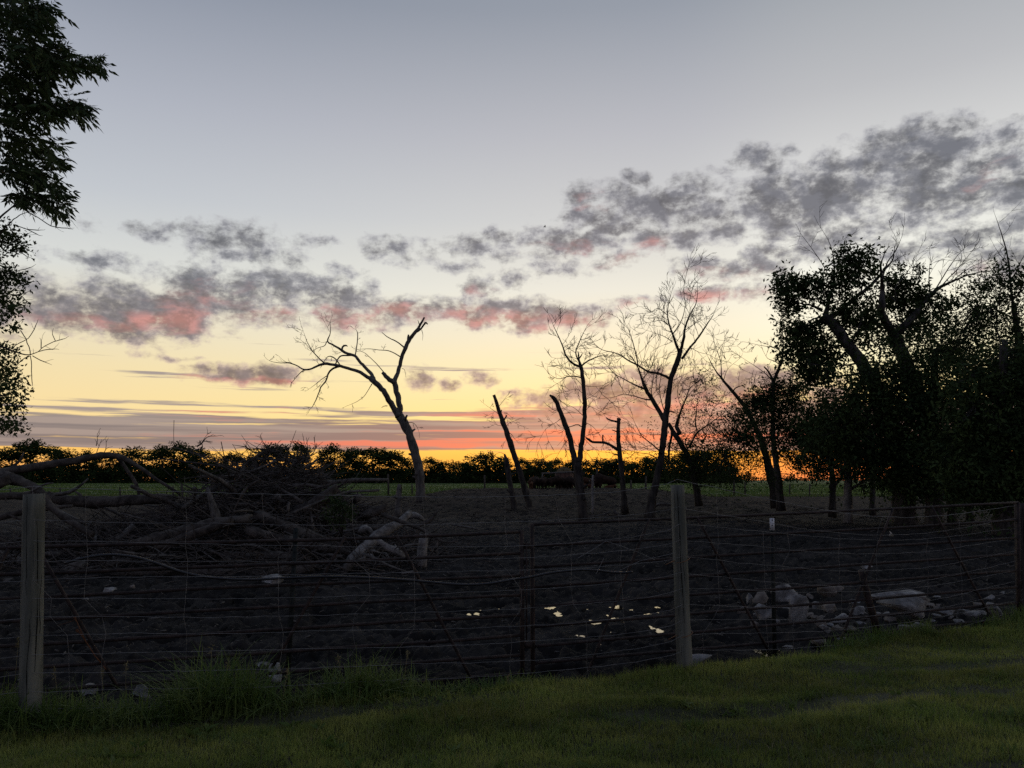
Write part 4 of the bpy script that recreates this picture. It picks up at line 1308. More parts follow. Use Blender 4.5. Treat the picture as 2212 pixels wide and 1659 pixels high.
# --- dead-topped tree at the right edge
tree('leafy_tree', 'tree at the right edge with a tall bare whip of a leader above its leaves', 'big leafy trees on the right', 26.5, G_,
     [(2240, 3560, 120), (2230, 3100, 105), (2200, 2600, 84), (2170, 2100, 62), (2120, 1760, 36)],
     [[(2115, 1760, 26), (2095, 1600, 20), (2085, 1440, 16), (2060, 1300, 12), (2025, 1180, 9), (1975, 1030, 4)], [(2090, 1560, 12), (2150, 1480, 9), (2190, 1380, 6), (2240, 1300, 4)], [(2085, 1460, 9), (2040, 1380, 6), (1990, 1320, 4), (1965, 1280, 2)],
      [(2100, 1640, 12), (2000, 1560, 9), (1900, 1420, 4)], [(2120, 1720, 16), (2200, 1640, 12), (2300, 1560, 9)], [(2110, 1700, 14), (2020, 1660, 10), (1880, 1620, 7)], [(2140, 1900, 20), (2000, 1820, 14), (1820, 1780, 9)], [(2160, 2050, 20), (2300, 1950, 14), (2420, 1900, 9)]],
     M['bark'], dict(every=.5, L=.65, lvl=1, up=0.07, rmax=.15, r0=.012, kids=3, start=.1, rmin=.006), wander=.3,
     leafy=[(985, 285, 22, 10, 700, .11), (1005, 296, 26, 12, 900, .11), (970, 300, 18, 12, 500, .11), (1015, 280, 14, 8, 220, .11), (990, 320, 34, 18, 1600, .11), (1020, 330, 30, 20, 1500, .11), (955, 330, 30, 18, 1100, .11), (1000, 360, 50, 24, 2600, .11), (950, 365, 36, 22, 1500, .11)])
# --- the dense dark body of foliage
def bushy(label, px0, pyb, d, top, wpx, blobs, size=.15, mult=1.55, mat='grey_bark', name='leafy_tree', grp='big leafy trees on the right'):
    one = lambda x, y: (x, y)
    limbs = []
    for k in range(6):
        f = R.uniform(.2, .8)
        y0 = pyb + (top - pyb) * f
        x1 = px0 + R.uniform(-1, 1) * 55
        limbs.append([(px0, y0, wpx * .35), ((px0 + x1) / 2, y0 - 16, wpx * .22), (x1, y0 - R.uniform(15, 45), wpx * .08)])
    return tree(name, label, grp, d, one, [(px0, pyb, wpx), (px0 + 1, (pyb * 2 + top) / 3, wpx * .85), (px0 - 2, (pyb + 2 * top) / 3, wpx * .6), (px0 + 2, top, wpx * .3)], limbs, M[mat],
                dict(every=.9, L=.8, lvl=1, up=.05, rmax=.3, r0=.014, kids=2, start=.1, rmin=.007), leafy=[(a, b_, c_, d_, int(n * mult), size) for a, b_, c_, d_, n in blobs])


bushy('dense dark tree filling the middle of the group, low boughs hanging over the white trunk', 934, 524, 28.5, 350, 17,
      [(860, 385, 30, 22, 1000), (895, 372, 40, 24, 1500), (935, 355, 38, 26, 1500), (850, 415, 34, 20, 1800), (890, 410, 46, 30, 3400), (935, 400, 46, 34, 3600), (832, 436, 28, 16, 1100), (868, 448, 34, 16, 1500), (910, 450, 46, 26, 3400), (950, 445, 40, 30, 2800), (960, 345, 24, 20, 500), (905, 482, 40, 10, 800), (945, 484, 36, 10, 800)])
bushy('dark dense tree at the far right whose foliage hangs nearly to the fence', 1003, 530, 23.5, 340, 19,
      [(985, 385, 34, 28, 1600), (1020, 375, 36, 32, 1700), (980, 430, 40, 32, 3000), (1020, 430, 40, 36, 3000), (965, 470, 32, 22, 1900), (1005, 475, 40, 26, 2700), (1045, 400, 40, 60, 2500), (1040, 480, 40, 30, 1900), (985, 492, 34, 9, 700), (1020, 496, 30, 10, 900)])
bushy('pale barked tree with a slim straight trunk under the dense foliage', 847.5, 519, 32.0, 400, 8.5,
      [(825, 405, 16, 12, 420), (815, 425, 20, 14, 800), (835, 430, 24, 14, 1100), (815, 450, 22, 12, 700), (845, 455, 26, 13, 1000), (822, 470, 18, 8, 300), (858, 474, 22, 7, 300), (872, 468, 20, 8, 420), (812, 440, 12, 18, 240)], mat='pale_bark')
bushy('thin dark trunked tree left of the pale barked trunk', 832, 512, 36.0, 420, 7,
      [(806, 418, 12, 10, 300), (812, 436, 16, 10, 500), (826, 450, 20, 9, 500), (806, 462, 14, 6, 130), (838, 464, 16, 6, 160), (850, 436, 22, 12, 600)])
bushy('shrubby young tree in the gap between the large trunks', 952, 521, 30.5, 450, 9, [(955, 470, 30, 18, 1400), (925, 480, 24, 14, 900), (960, 490, 30, 9, 500), (885, 480, 16, 7, 240)])
for k, (a_, yb, w_, d_) in enumerate(((872, 512, 6, 39), (897, 519, 5, 35), (970, 518, 7, 33))):
    lab = ('thin dark trunk in the shade behind the pale barked tree', 'slim dark trunk just left of the huge leaning trunk', 'slim dark trunk behind the far right fence wires')[k]
    bushy(lab, a_, yb, d_, 440, w_, [(a_, 466, 18, 14, 360), (a_ + 8, 448, 22, 14, 500)], name='young_tree', grp='trees at the right of the pen')

# --- near ash tree hanging in from the left
def ash_tree():
    d = 9.4
    base = P(-120, 640, d)
    base[2] = 0.0
    t = thing('ash_tree', base, 'near leafy ash tree hanging into the frame along the left edge', 'tree')
    top = P(-95, -160, d)
    s = np.linspace(0, 1, 26)[:, None]
    tr = (base - [0, 0, .2]) * (1 - s) + top * s
    tr[:, :2] += 0.05 * np.cumsum(R.standard_normal((26, 2)), 0) * 0.4
    m = MB()
    m.tube(tr, np.linspace(.17, .05, 26), 12, rough=.04)
    m.build('trunk', M['bark'], t, smooth=True)
    blobs = [(10, 12, 40, 26, 300), (34, 18, 24, 20, 130), (24, 52, 36, 22, 270), (48, 58, 24, 14, 120), (70, 64, 22, 12, 95), (88, 62, 10, 9, 26), (10, 84, 30, 18, 170), (34, 78, 20, 10, 70), (36, 106, 26, 15, 150), (60, 104, 20, 12, 90), (78, 110, 12, 10, 40), (8, 118, 22, 18, 100),
             (14, 140, 24, 14, 90), (38, 146, 20, 10, 55), (48, 158, 12, 9, 30), (10, 164, 26, 16, 110), (34, 176, 22, 12, 85), (50, 186, 12, 8, 30), (22, 198, 22, 10, 70), (46, 203, 14, 8, 34), (58, 197, 7, 6, 12), (56, 208, 6, 7, 12),
             (-60, 40, 50, 70, 300), (-70, 150, 50, 70, 260), (-60, 260, 40, 60, 160), (-65, 370, 40, 50, 130)]
    lm = MB()
    tw = MB()
    for cx, cy, rx, ry, n in blobs:
        for _ in range(int(n * .72)):
            u = R.standard_normal(3)
            u *= R.random() ** .4 / np.linalg.norm(u)
            dd = d + u[1] * 1.1
            c = P(cx + u[0] * rx, cy + u[2] * ry, dd)
            # a compound leaf: rachis with paired leaflets
            ax = nrm(np.array([0.75, R.normal(0, .7), -0.35]) + R.normal(0, .5, 3))
            L = R.uniform(.13, .21)
            sd = nrm(np.cross(ax, [0, 0, 1]) + R.normal(0, .35, 3))
            pts, axs = [], []
            for k in range(3):
                b0 = c + ax * L * (0.25 + 0.3 * k)
                for sg in (-1, 1):
                    pts.append(b0)
                    axs.append(nrm(ax * .75 + sg * sd * .8 + np.array([0, 0, -.35])))
            pts.append(c + ax * L)
            axs.append(ax + np.array([0, 0, -.3]))
            a_ = np.array(axs)
            pts = np.array(pts)
            nn = len(pts)
            bb = np.cross(a_, R.standard_normal(3))
            bb /= np.linalg.norm(bb, axis=1)[:, None] + 1e-9
            sz = (.098 * R.uniform(.7, 1.25, nn))[:, None]
            w = sz * .17
            v = np.stack([pts, pts + a_ * sz * .4 + bb * w, pts + a_ * sz, pts + a_ * sz * .4 - bb * w], 1).reshape(-1, 3)
            lm.add(v, np.arange(nn * 4).reshape(nn, 4))
            tw.tube(np.array([c - ax * .03, c + ax * L]), [.0025, .0015], 3, cap=False)
    # smaller-leaved lower boughs hugging the left edge
    for cx, cy, rx, ry, n in [(2, 236, 16, 22, 620), (14, 244, 8, 16, 140), (4, 276, 15, 20, 640), (16, 276, 8, 10, 120), (4, 300, 15, 14, 420), (2, 318, 10, 16, 260), (3, 350, 8, 12, 240), (2, 372, 11, 20, 520), (8, 388, 11, 18, 420), (5, 405, 10, 14, 380), (4, 424, 12, 10, 300), (10, 428, 8, 8, 120), (-30, 300, 24, 80, 1500), (-30, 410, 24, 40, 900)]:
        u = R.standard_normal((n, 3))
        u /= np.linalg.norm(u, axis=1)[:, None]
        u *= (R.random(n) ** .5)[:, None]
        c = P(cx, cy, d + .5)
        lm.leaves(c + u * np.array([rx / FOC * d, .5, ry / FOC * d]) + R.normal(0, .02, (n, 3)), .052, .5, .3)
    for cx, cy in ((21, 308), (18, 316), (23, 311), (10, 322), (8, 314), (14, 326), (5, 330), (16, 305)):
        for q_ in range(2):
            lm.leaves(P(cx + R.normal(0, 2), cy + R.normal(0, 2), d)[None], .10, .45, .8)
    # boughs
    one = lambda x, y: (x, y)
    H = Z(0, 768, 1024)
    for rows, bare in (([(-95, 60, 7), (-50, 45, 5), (0, 40, 3.4), (40, 55, 2), (80, 64, 1)], 0), ([(-95, 20, 7), (-40, 5, 4), (10, 0, 3), (40, 10, 1.4)], 0), ([(-95, 140, 6), (-30, 112, 4), (20, 104, 2.4), (80, 108, 1)], 0), ([(-96, 200, 6), (-30, 170, 4), (20, 168, 2), (50, 182, 1)], 0),
                       ([(-96, 260, 6), (-30, 235, 3.4), (0, 218, 2), (14, 205, 1.4), (36, 196, 1)], 0), ([(-97, 330, 5), (-30, 300, 3), (4, 285, 1.4)], 0), ([(-98, 430, 5), (-30, 400, 3), (6, 395, 1.4)], 0)):
        q_, rr = px_path(rows, one, d, .12)
        q_, rr = refine(q_, rr, .08, .3)
        m = MB()
        m.tube(q_, rr, 6)
        m.build('branch', M['bark'], t, smooth=True)
    tips = []
    for rows in ([(180, 130, 12), (280, 190, 9), (350, 235, 8), (440, 295, 8), (500, 310, 6), (580, 312, 4)], [(440, 295, 5), (455, 200, 4)], [(-60, 440, 18), (0, 360, 14), (60, 290, 12), (130, 230, 10), (200, 180, 6), (330, 160, 4)], [(140, 290, 8), (230, 320, 6), (330, 330, 4)], [(230, 320, 4), (320, 365, 3)],
                 [(-900, 1250, 26), (-200, 1290, 22), (0, 1322, 20), (60, 1352, 17), (130, 1382, 15), (200, 1400, 12), (262, 1416, 10), (330, 1380, 8), (400, 1320, 7), (480, 1290, 5), (545, 1270, 3)], [(262, 1416, 8), (275, 1480, 6), (272, 1560, 5), (278, 1650, 3)], [(262, 1410, 6), (250, 1330, 5), (230, 1270, 4), (180, 1200, 2)],
                 [(110, 1360, 7), (120, 1315, 6), (200, 1300, 5), (280, 1230, 4), (310, 1150, 2)], [(280, 1415, 6), (340, 1450, 4), (385, 1468, 2)], [(262, 1416, 5), (200, 1440, 4), (150, 1490, 2)], [(330, 1380, 4), (400, 1360, 3), (460, 1358, 2)], [(480, 1290, 3), (455, 1235, 2)], [(355, 1350, 3), (356, 1290, 2)],
                 [(0, 420, 8), (100, 440, 6), (180, 400, 4), (235, 365, 2)], [(60, 470, 6), (160, 440, 5), (215, 480, 3), (238, 500, 2)], [(100, 480, 5), (180, 520, 3), (215, 545, 2)], [(60, 700, 6), (140, 690, 5), (260, 652, 2)], [(60, 880, 6), (150, 890, 4), (220, 870, 2)], [(120, 890, 4), (190, 900, 3), (215, 930, 2)]):
        q_, rr = px_path(rows, H, d, .05)
        q_, rr = refine(q_, np.maximum(rr * .9, .0032), .06, .5)
        tw.tube(q_, rr, 4, cap=False)
        sprout(tw, q_, rr, .16, .11, 0, .04, tips, rmax=.02, r0=.004, kids=2, start=.4, rmin=.0025)
    lm.build('crown', M['leaf_near'], t, kind='stuff')
    tw.build('twigs', M['bark'], t, kind='stuff')


ash_tree()

# ------------------------------------------------------------------ shelterbelt far beyond the crop
def belt_model(kind):
    """one tree of unit height 10 m: (wood, leaves)"""
    w, l = MB(), MB()
    H = 10.0
    ns = 2 if kind in (1, 3) else 1
    for s in range(ns):
        x0 = R.uniform(-.8, .8) if ns > 1 else 0
        w.tube([[x0, 0, -.4], [x0 * 1.2, .1, H * .3], [x0 * 1.5 + .3, 0, H * .6], [x0 * 1.4, .1, H * .85]], [.20, .15, .10, .04], 6)
        for k in range(9):
            z = H * R.uniform(.2, .75)
            a = R.uniform(0, 2 * math.pi)
            L = R.uniform(1.2, 2.6)
            w.tube([[x0, 0, z], [x0 + L * .5 * math.cos(a), L * .5 * math.sin(a), z + .8], [x0 + L * math.cos(a), L * math.sin(a), z + 2.0]], [.09, .06, .02], 4, cap=False)
    top = (0.97, 0.93, 0.99, 0.90, 0.95)[kind]
    mid = (.56, .50, .60, .52, .48)[kind]
    wid = (2.5, 2.9, 2.1, 2.8, 2.6)[kind]
    for k in range(30):
        f = R.uniform(.16, top - .07)
        prof = math.sqrt(max(.05, 1 - (abs(f - mid) / (top - mid if f > mid else mid - .05)) ** 2.2))
        a = R.uniform(0, 2 * math.pi)
        c = np.array([math.cos(a), math.sin(a), 0]) * wid * prof * math.sqrt(R.random())
        c[2] = H * f
        n = int(R.integers(45, 110))
        u = R.standard_normal((n, 3)) * np.array([.55, .55, .42]) * R.uniform(.7, 1.15)
        l.leaves(c + u, .46, .55, .1)
    # uneven leading shoots
    for k in range(22):
        x = R.uniform(-1, 1) * wid * .95
        zt = mid + (top - mid) * math.sqrt(max(0, 1 - (abs(x) / wid) ** 2.4)) + R.normal(.0, .03)
        c = np.array([x, R.normal(0, .8), H * zt])
        n = 20
        l.leaves(c + np.stack([R.normal(0, .20, n), R.normal(0, .2, n), R.uniform(-1.0, .35, n)], -1), .40, .5, -.8)
    for k in range(9):
        n = 60
        c = np.array([R.normal(0, 2.0), R.normal(0, 1), R.uniform(.5, 2.8)])
        l.leaves(c + R.standard_normal((n, 3)) * np.array([.9, .6, .7]), .48, .55, 0)
    return w, l


proto = []
for k in range(5):
    w, l = belt_model(k)
    ow = w.build('trunk', M['bark'])
    ol = l.build('crown', M['leaf_far'], kind='stuff')
    proto.append((ow, ol))
    ow.location = ol.location = (0, 0, 0)
belt = [(8, 446, 44), (30, 440, 36), (60, 450, 34), (85, 447, 28), (108, 454, 26), (130, 445, 44), (160, 447, 34), (178, 446, 38), (200, 451, 28), (216, 457, 24), (233, 454, 26), (254, 454, 24), (275, 446, 40), (297, 447, 32),
        (331, 446, 38), (352, 451, 26), (374, 448, 44), (396, 454, 26), (411, 459, 22), (430, 461, 26), (450, 458, 28), (468, 460, 24), (486, 450, 40), (503, 455, 26), (522, 461, 24), (540, 458, 28), (557, 458, 26), (576, 461, 24),
        (597, 457, 32), (616, 457, 26), (633, 460, 26), (650, 457, 28), (668, 456, 28), (687, 454, 30), (706, 453, 32), (724, 460, 26)]
BELT_LAB = ['tree cut by the left frame edge', 'tall bushy tree second from the left edge', 'rounded tree third from the left edge', 'small tree left of the arched trunk', 'low tree just before the arched trunk rises', 'flat topped tree above the top of the arched trunk',
            'broad tree just right of the arched trunk', 'tall pointed tree right of the arched trunk', 'lower tree sloping down to the brush pile', 'stunted tree at the left side of the brush pile', 'small tree behind the left shoulder of the pile',
            'small tree at the left of the pointed pile branch', 'wide tree rising behind the tip of the brush pile', 'tree just right of the brush pile tip', 'tall rounded tree standing clear between pile and leaning dead tree', 'smaller tree right of that tall rounded one',
            'dense broad tree just left of the leaning dead tree', 'tree half hidden by the leaning dead trunk', 'little tree just right of the leaning dead trunk', 'low tree second right of the leaning dead trunk', 'tree midway between the leaning tree and the snags',
            'low tree left of the wide domed tree', 'wide domed tree left of the two leaning snags', 'tree behind the long leaning snag', 'small tree left of the hay feeder', 'tree behind the left end of the feeder beam', 'tree behind the hay dome', 'tree seen in the fork of the twin stemmed tree',
            'tree right of the twin stemmed tree', 'tree behind the topped stub', 'tree just right of the topped stub', 'tree left of the tallest bare tree', 'tree right of the tallest bare tree', 'tree behind the crossing stems', 'tree near the right end of the row', 'last low tree at the right end of the row']
used = set()
for i, (px, py, w) in enumerate(belt):
    d = 250 + 8 * R.uniform(-1, 1)
    py += R.uniform(-2, 4)
    w *= R.uniform(.85, 1.25)
    top = P(px, py, d)
    base = P(px, 484, d)
    base[2] = 0.62
    H = top[2] - base[2]
    lab = 'far row: ' + BELT_LAB[i]
    t = thing('shelterbelt_tree', base, lab, 'tree', 'far row of trees beyond the crop field')
    k = int(R.integers(0, 5))
    for src in proto[k]:
        if (k, src.name) in used:
            o = src.copy()
            COL.objects.link(o)
        else:
            o = src
            used.add((k, src.name))
        o.parent = t
        o.location = (0, 0, 0)
    t.scale = (w / FOC * d / 5.9, w / FOC * d / 5.9, H / 9.7)
    t.rotation_euler = (0, 0, R.uniform(0, 6.28))
for k in range(5):
    for src in proto[k]:
        if (k, src.name) not in used:
            bpy.data.objects.remove(src)
# low growth under that row
m = MB()
for px in np.arange(-150, 742, 4.0):
    d = 252 + R.uniform(-4, 4)
    h = (3.0 + 2.2 * float(fbm(px * .03, 0.5, 87, 3)) + R.uniform(-.6, .6)) * (1.0 if px < 735 else .5)
    n = 300
    c = P(px, 484, d)
    c[2] = .62
    m.leaves(c + np.stack([R.normal(0, 1.2, n), R.normal(0, 1.5, n), (R.random(n) ** 1.25) * 1.75 * h], -1), .66, .6, 0)
o = m.build('hedgerow_undergrowth', M['leaf_far'], kind='stuff')
tag(o, 'low tangled undergrowth along the foot of the far tree row', 'undergrowth')
# a few single bushes out in the gap on the right
for px, pt, pb, w, d, lab in ((815, 470, 484, 13, 300, 'small round bush alone in the far field gap'), (790, 477, 484, 12, 330, 'low flat bush at the field edge in the gap'), (850, 469, 484, 18, 300, 'wider dark bush behind the thin trunk in the field gap'), (748, 473, 485, 16, 280, 'low bush ending the far tree row on its right')):
    base = P(px, 484, d)
    base[2] = .5
    t = thing('field_bush', base, lab, 'bush', 'bushes in the field gap')
    m = MB()
    H = (484 - pt) / FOC * d
    W = w / FOC * d / 2
    n = 420
    u = R.standard_normal((n, 3))
    u /= np.linalg.norm(u, axis=1)[:, None]
    u *= (R.random(n) ** .4)[:, None]
    m.leaves(base + np.array([0, 0, H * .55]) + u * np.array([W, W, H * .5]), .5, .55, 0)
    m.build('crown', M['leaf_far'], t, kind='stuff')
    m = MB()
    m.tube([base - [0, 0, .3], base + [0, 0, H * .6]], [.14, .06], 6)
    m.build('trunk', M['bark'], t)
# wood on the skyline, many fields away
m = MB()
for X in np.arange(-400, 2300, 7.0):
    n = 34
    c = np.array([X, 1500 + 40 * math.sin(X * .01), 0.2])
    m.leaves(c + np.stack([R.normal(0, 5, n), R.normal(0, 5, n), R.uniform(0, 1, n) ** .8 * (6.5 + 2.5 * math.sin(X * .021) + R.normal(0, .8))], -1), 3.2, .6, 0)
o = m.build('distant_wood', M['leaf_far'], kind='stuff')
tag(o, 'thin dark line of woodland on the horizon to the right', 'woodland')

# ------------------------------------------------------------------ brush pile and fallen wood on the left
Zl = Z(0, 1700, 1024)
Zm = Z(1024, 1800, 1024)
Zc = Z(800, 1780, 440)
Zq = Z(1200, 1980, 640)


def heap_z(x, y):
    def gsn(cx, cy, sx, sy, h):
        return h * np.exp(-((x - cx) / sx) ** 2 - ((y - cy) / sy) ** 2)
    z = np.maximum.reduce([gsn(-6.0, 19.2, 2.4, 2.6, 2.35), gsn(-9.0, 19.0, 3.0, 2.2, .85), gsn(-3.9, 17.4, 1.6, 1.7, .55), gsn(-4.6, 19.0, 1.5, 2.0, 1.05)])
    return z


hx, hy = np.meshgrid(np.linspace(-14, -1.2, 90), np.linspace(14.4, 24, 70))
hz = heap_z(hx, hy)
hz = mud_z(hx, hy) + hz * .50 - .10 + .16 * fbm(hx * 1.6, hy * 1.6, 41, 4) * sstep(.05, .5, hz)
hz -= .25 * (1 - sstep(.02, .16, heap_z(hx, hy)))
grid_mesh('earth_heap', hx, hy, hz, M['litter'])


def log(name, label, rows, conv, d, mat, cat='log', group=None, slope_d=0.0, sides=12, rough=.09, kw=1.0, ends=True, stubs=0):
    k = conv(1, 0)[0] - conv(0, 0)[0]
    n = len(rows)
    pts = np.array([P(*conv(a_, b_), d + slope_d * i / max(n - 1, 1)) for i, (a_, b_, w_) in enumerate(rows)])
    rad = np.array([w_ * k * kw / 2 / FOC * d for a_, b_, w_ in rows])
    p, r = refine(pts, rad, .16, .05)
    base = p[np.argmin(p[:, 2])]
    m = MB()
    jag = R.uniform(.2, .9, sides)
    p = p + .022 * r[:, None] * np.cumsum(R.standard_normal((len(p), 3)), 0) * np.sin(np.linspace(0, np.pi, len(p)))[:, None]
    m.tube(p, r, sides, rough=rough)
    vv = m.v[-1]
    for e_, dd_ in ((0, nrm(p[0] - p[1])), (len(p) - 1, nrm(p[-1] - p[-2]))):
        rr_ = r[e_]
        vv[e_ * sides:(e_ + 1) * sides] += np.outer(R.uniform(-.3, .9, sides) * rr_, dd_)
    for _ in range(stubs):
        i = int(R.integers(1, len(p) - 1))
        dd = nrm(R.standard_normal(3) + [0, 0, .6])
        L = R.uniform(.15, .6)
        m.tube([p[i], p[i] + dd * L * .6, p[i] + dd * L + R.normal(0, .05, 3)], [r[i] * .4, r[i] * .28, r[i] * .12], 5)
    o = m.build(name, mat, origin=base)
    tag(o, label, cat, group)
    return o


GL = 'logs of the brush pile'
L_ = lambda *a, **k: log('fallen_log', *a, group=GL, **k)
LOGM, BARE = M['log'], M['bare_log']
arch = log('fallen_tree', 'dead trunk arching over the left end of the pile against the far trees', [(-260, 470, 96), (-40, 430, 88), (130, 388, 78), (400, 350, 70), (700, 300, 62), (880, 262, 60), (980, 262, 56), (1080, 285, 44), (1200, 360, 34), (1350, 470, 30), (1450, 530, 26), (1560, 600, 22)], Zl, 18.2, LOGM, 'fallen tree', slope_d=.8, stubs=3)
L_('crooked limb dropping from the arched trunk to the long level trunk', [(1010, 268, 34), (1080, 360, 30), (1150, 460, 28), (1200, 540, 30), (1205, 620, 26)], Zl, 18.9, LOGM)
L_('long thick level trunk lying across in front of the green field', [(-200, 625, 56), (0, 615, 60), (200, 610, 70), (380, 610, 84), (560, 650, 92), (700, 668, 100), (1000, 662, 98), (1300, 642, 92), (1500, 640, 80)], Zl, 18.6, LOGM, stubs=4, slope_d=.3)
L_('thick limb slanting down right from the left edge behind the round post', [(-160, 420, 130), (20, 455, 120), (120, 470, 90), (250, 515, 66), (360, 570, 60), (420, 700, 60), (560, 800, 56), (700, 890, 52), (800, 950, 46)], Zl, 17.4, LOGM, slope_d=-.5)
L_('thick limb forking down to the left edge beside the round post', [(-140, 560, 100), (0, 500, 96), (90, 460, 90)], Zl, 17.2, LOGM)
L_('dark limb reaching the left edge below the level trunk', [(-120, 840, 58), (0, 800, 56), (110, 770, 54), (250, 740, 58), (420, 720, 40), (620, 700, 26)], Zl, 18.0, LOGM)
L_('pale bent stick poking up above the round post', [(270, 575, 22), (350, 525, 20), (420, 500, 14), (460, 502, 8)], Zl, 16.9, M['dead_wood'])
L_('grey branch slanting up right above the level trunk', [(480, 600, 30), (600, 590, 34), (680, 540, 22), (760, 465, 12)], Zl, 18.3, M['dead_wood'])
L_('long level log low on the ground, left end cut off by the frame', [(-200, 1385, 110), (0, 1375, 105), (190, 1365, 96), (330, 1340, 60), (430, 1320, 30)], Zl, 14.9, LOGM)
L_('broad splintered pale log end beside the thick left post', [(500, 1330, 90), (600, 1270, 120), (680, 1210, 120), (720, 1180, 90)], Zl, 15.6, M['dead_wood'], rough=.14)
L_('brown log lying level at the foot of the pile, left part', [(940, 1290, 56), (1100, 1275, 66), (1400, 1272, 72), (1700, 1280, 84), (2000, 1285, 86), (2300, 1292, 84)], Zl, 15.3, LOGM)
L_('long log along the front of the pile just above the black pipe', [(-100, 1040, 100), (150, 1050, 110), (350, 1040, 108), (490, 1010, 70)], Zm, 15.4, LOGM)
L_('thick log in the shade of the pile, above the front log', [(-250, 930, 110), (0, 925, 104), (250, 930, 96), (450, 950, 70)], Zm, 16.0, LOGM)
L_('leaning trunk base slab standing in the pile, broad and pale', [(340, 1560, 300), (280, 1300, 260), (210, 1050, 170), (150, 860, 90)], Zc, 16.9, M['dead_wood'], rough=.1, kw=.62)
L_('large trunk sloping down left across the lower pile', [(1150, 1050, 110), (1350, 990, 110), (1600, 920, 100), (1850, 860, 110), (2150, 810, 80)], Zl, 16.3, LOGM, stubs=2)
L_('trunk rising to the right beneath the heap crown', [(1380, 1050, 90), (1600, 980, 80), (1800, 900, 74), (2000, 830, 60)], Zl, 16.1, LOGM)
L_('long trunk slanting down to the right over the pile face', [(0, 560, 90), (200, 640, 100), (400, 730, 110), (620, 800, 90), (760, 860, 60)], Zm, 17.0, LOGM, stubs=2)
L_('trunk lying lower and parallel over the pile face', [(-60, 700, 90), (150, 760, 84), (400, 810, 80), (620, 850, 70), (820, 890, 40)], Zm, 16.3, LOGM, stubs=2)
L_('thick butt log with a torn end high on the right of the pile', [(330, 560, 120), (480, 480, 110), (600, 400, 96), (690, 330, 70)], Zm, 18.0, LOGM, rough=.1)
L_('dark pointed branch aimed up right above the heap crown', [(850, 950, 84), (1000, 780, 70), (760, 600, 60), (900, 390, 62), (1130, 240, 60), (1280, 140, 44), (1376, 58, 14)][2:], Zc, 18.6, LOGM, stubs=1)
L_('black fork crossing the front of the heap crown', [(640, 1400, 14), (760, 1150, 34), (850, 980, 66), (960, 830, 54), (1080, 760, 50), (1220, 690, 34)], Zc, 17.0, LOGM)
L_('split grey slab sticking up near the heap crown', [(790, 680, 70), (850, 560, 74), (900, 430, 26)], Zc, 18.2, M['dead_wood'])
L_('pale barked log slanting through the jumble at the right of the pile', [(600, 1060, 110), (720, 900, 170), (860, 790, 150), (960, 660, 150), (1080, 540, 160), (1300, 440, 140), (1420, 340, 110), (1520, 250, 90)], Zq, 15.8, BARE, slope_d=1.5, rough=.09, stubs=2)
L_('torn splayed end of the pale barked log on the mud', [(690, 930, 150), (650, 1010, 110), (610, 1090, 60)], Zq, 15.5, M['dead_wood'], rough=.2)
L_('arched grey limb behind the pale barked log', [(1440, 300, 90), (1530, 262, 90), (1620, 280, 84), (1710, 350, 40)], Zq, 18.2, BARE)
L_('bare grey log standing on end at the right of the pile', [(1712, 560, 120), (1700, 700, 134), (1690, 850, 138), (1680, 985, 150)], Zq, 15.9, BARE, rough=.05)
L_('smooth curved grey root fork below the pale barked log', [(1080, 610, 60), (1160, 700, 90), (1260, 745, 100), (1360, 800, 96), (1440, 850, 60)], Zq, 15.6, BARE, stubs=1)
L_('knobbed grey root stump left of the pale barked log', [(830, 520, 80), (910, 480, 120), (900, 420, 90), (1000, 530, 60)], Zq, 16.9, BARE, rough=.12)
L_('dark butt log with a torn end facing right', [(880, 290, 120), (1000, 250, 130), (1120, 200, 120), (1180, 170, 80)], Zq, 18.9, LOGM, rough=.1)
L_('weathered log lying level behind the jumble', [(700, 150, 50), (850, 160, 56), (1000, 170, 44), (1060, 190, 26)], Zq, 20.2, M['dead_wood'])
L_('dark branch crossing over the pale barked log down to the right', [(1130, 270, 50), (1300, 330, 60), (1500, 400, 56), (1700, 480, 46), (1850, 560, 40), (1980, 670, 30), (2180, 640, 16)], Zq, 16.7, LOGM, slope_d=-.4)
L_('forked branch pointing up right at the end of the pile', [(1580, 440, 46), (1740, 390, 50), (1840, 320, 46), (1900, 240, 34), (1915, 200, 10)], Zq, 18.0, LOGM)
L_('pale stick lying on the mud right of the pile', [(2090, 410, 26), (2300, 440, 30), (2480, 480, 26)], Zq, 20.5, M['dead_wood'])
L_('thin pale stick fanning from the jumble toward the gate', [(910, 830, 34), (1080, 890, 32), (1220, 980, 30), (1480, 1060, 18)], Zq, 14.9, M['dead_wood'])
L_('thin curved stick at the foot of the standing grey log', [(1410, 720, 34), (1500, 690, 30), (1640, 680, 30)], Zq, 15.4, M['dead_wood'])
L_('small stick ending on the mud beside the standing grey log', [(1410, 1085, 40), (1520, 1070, 40), (1620, 1050, 22)], Zq, 14.6, M['dead_wood'])
L_('upright splinter of pale wood among the branches', [(1770, 1330, 60), (1775, 1240, 64), (1790, 1160, 44)], Zc, 16.8, M['dead_wood'])

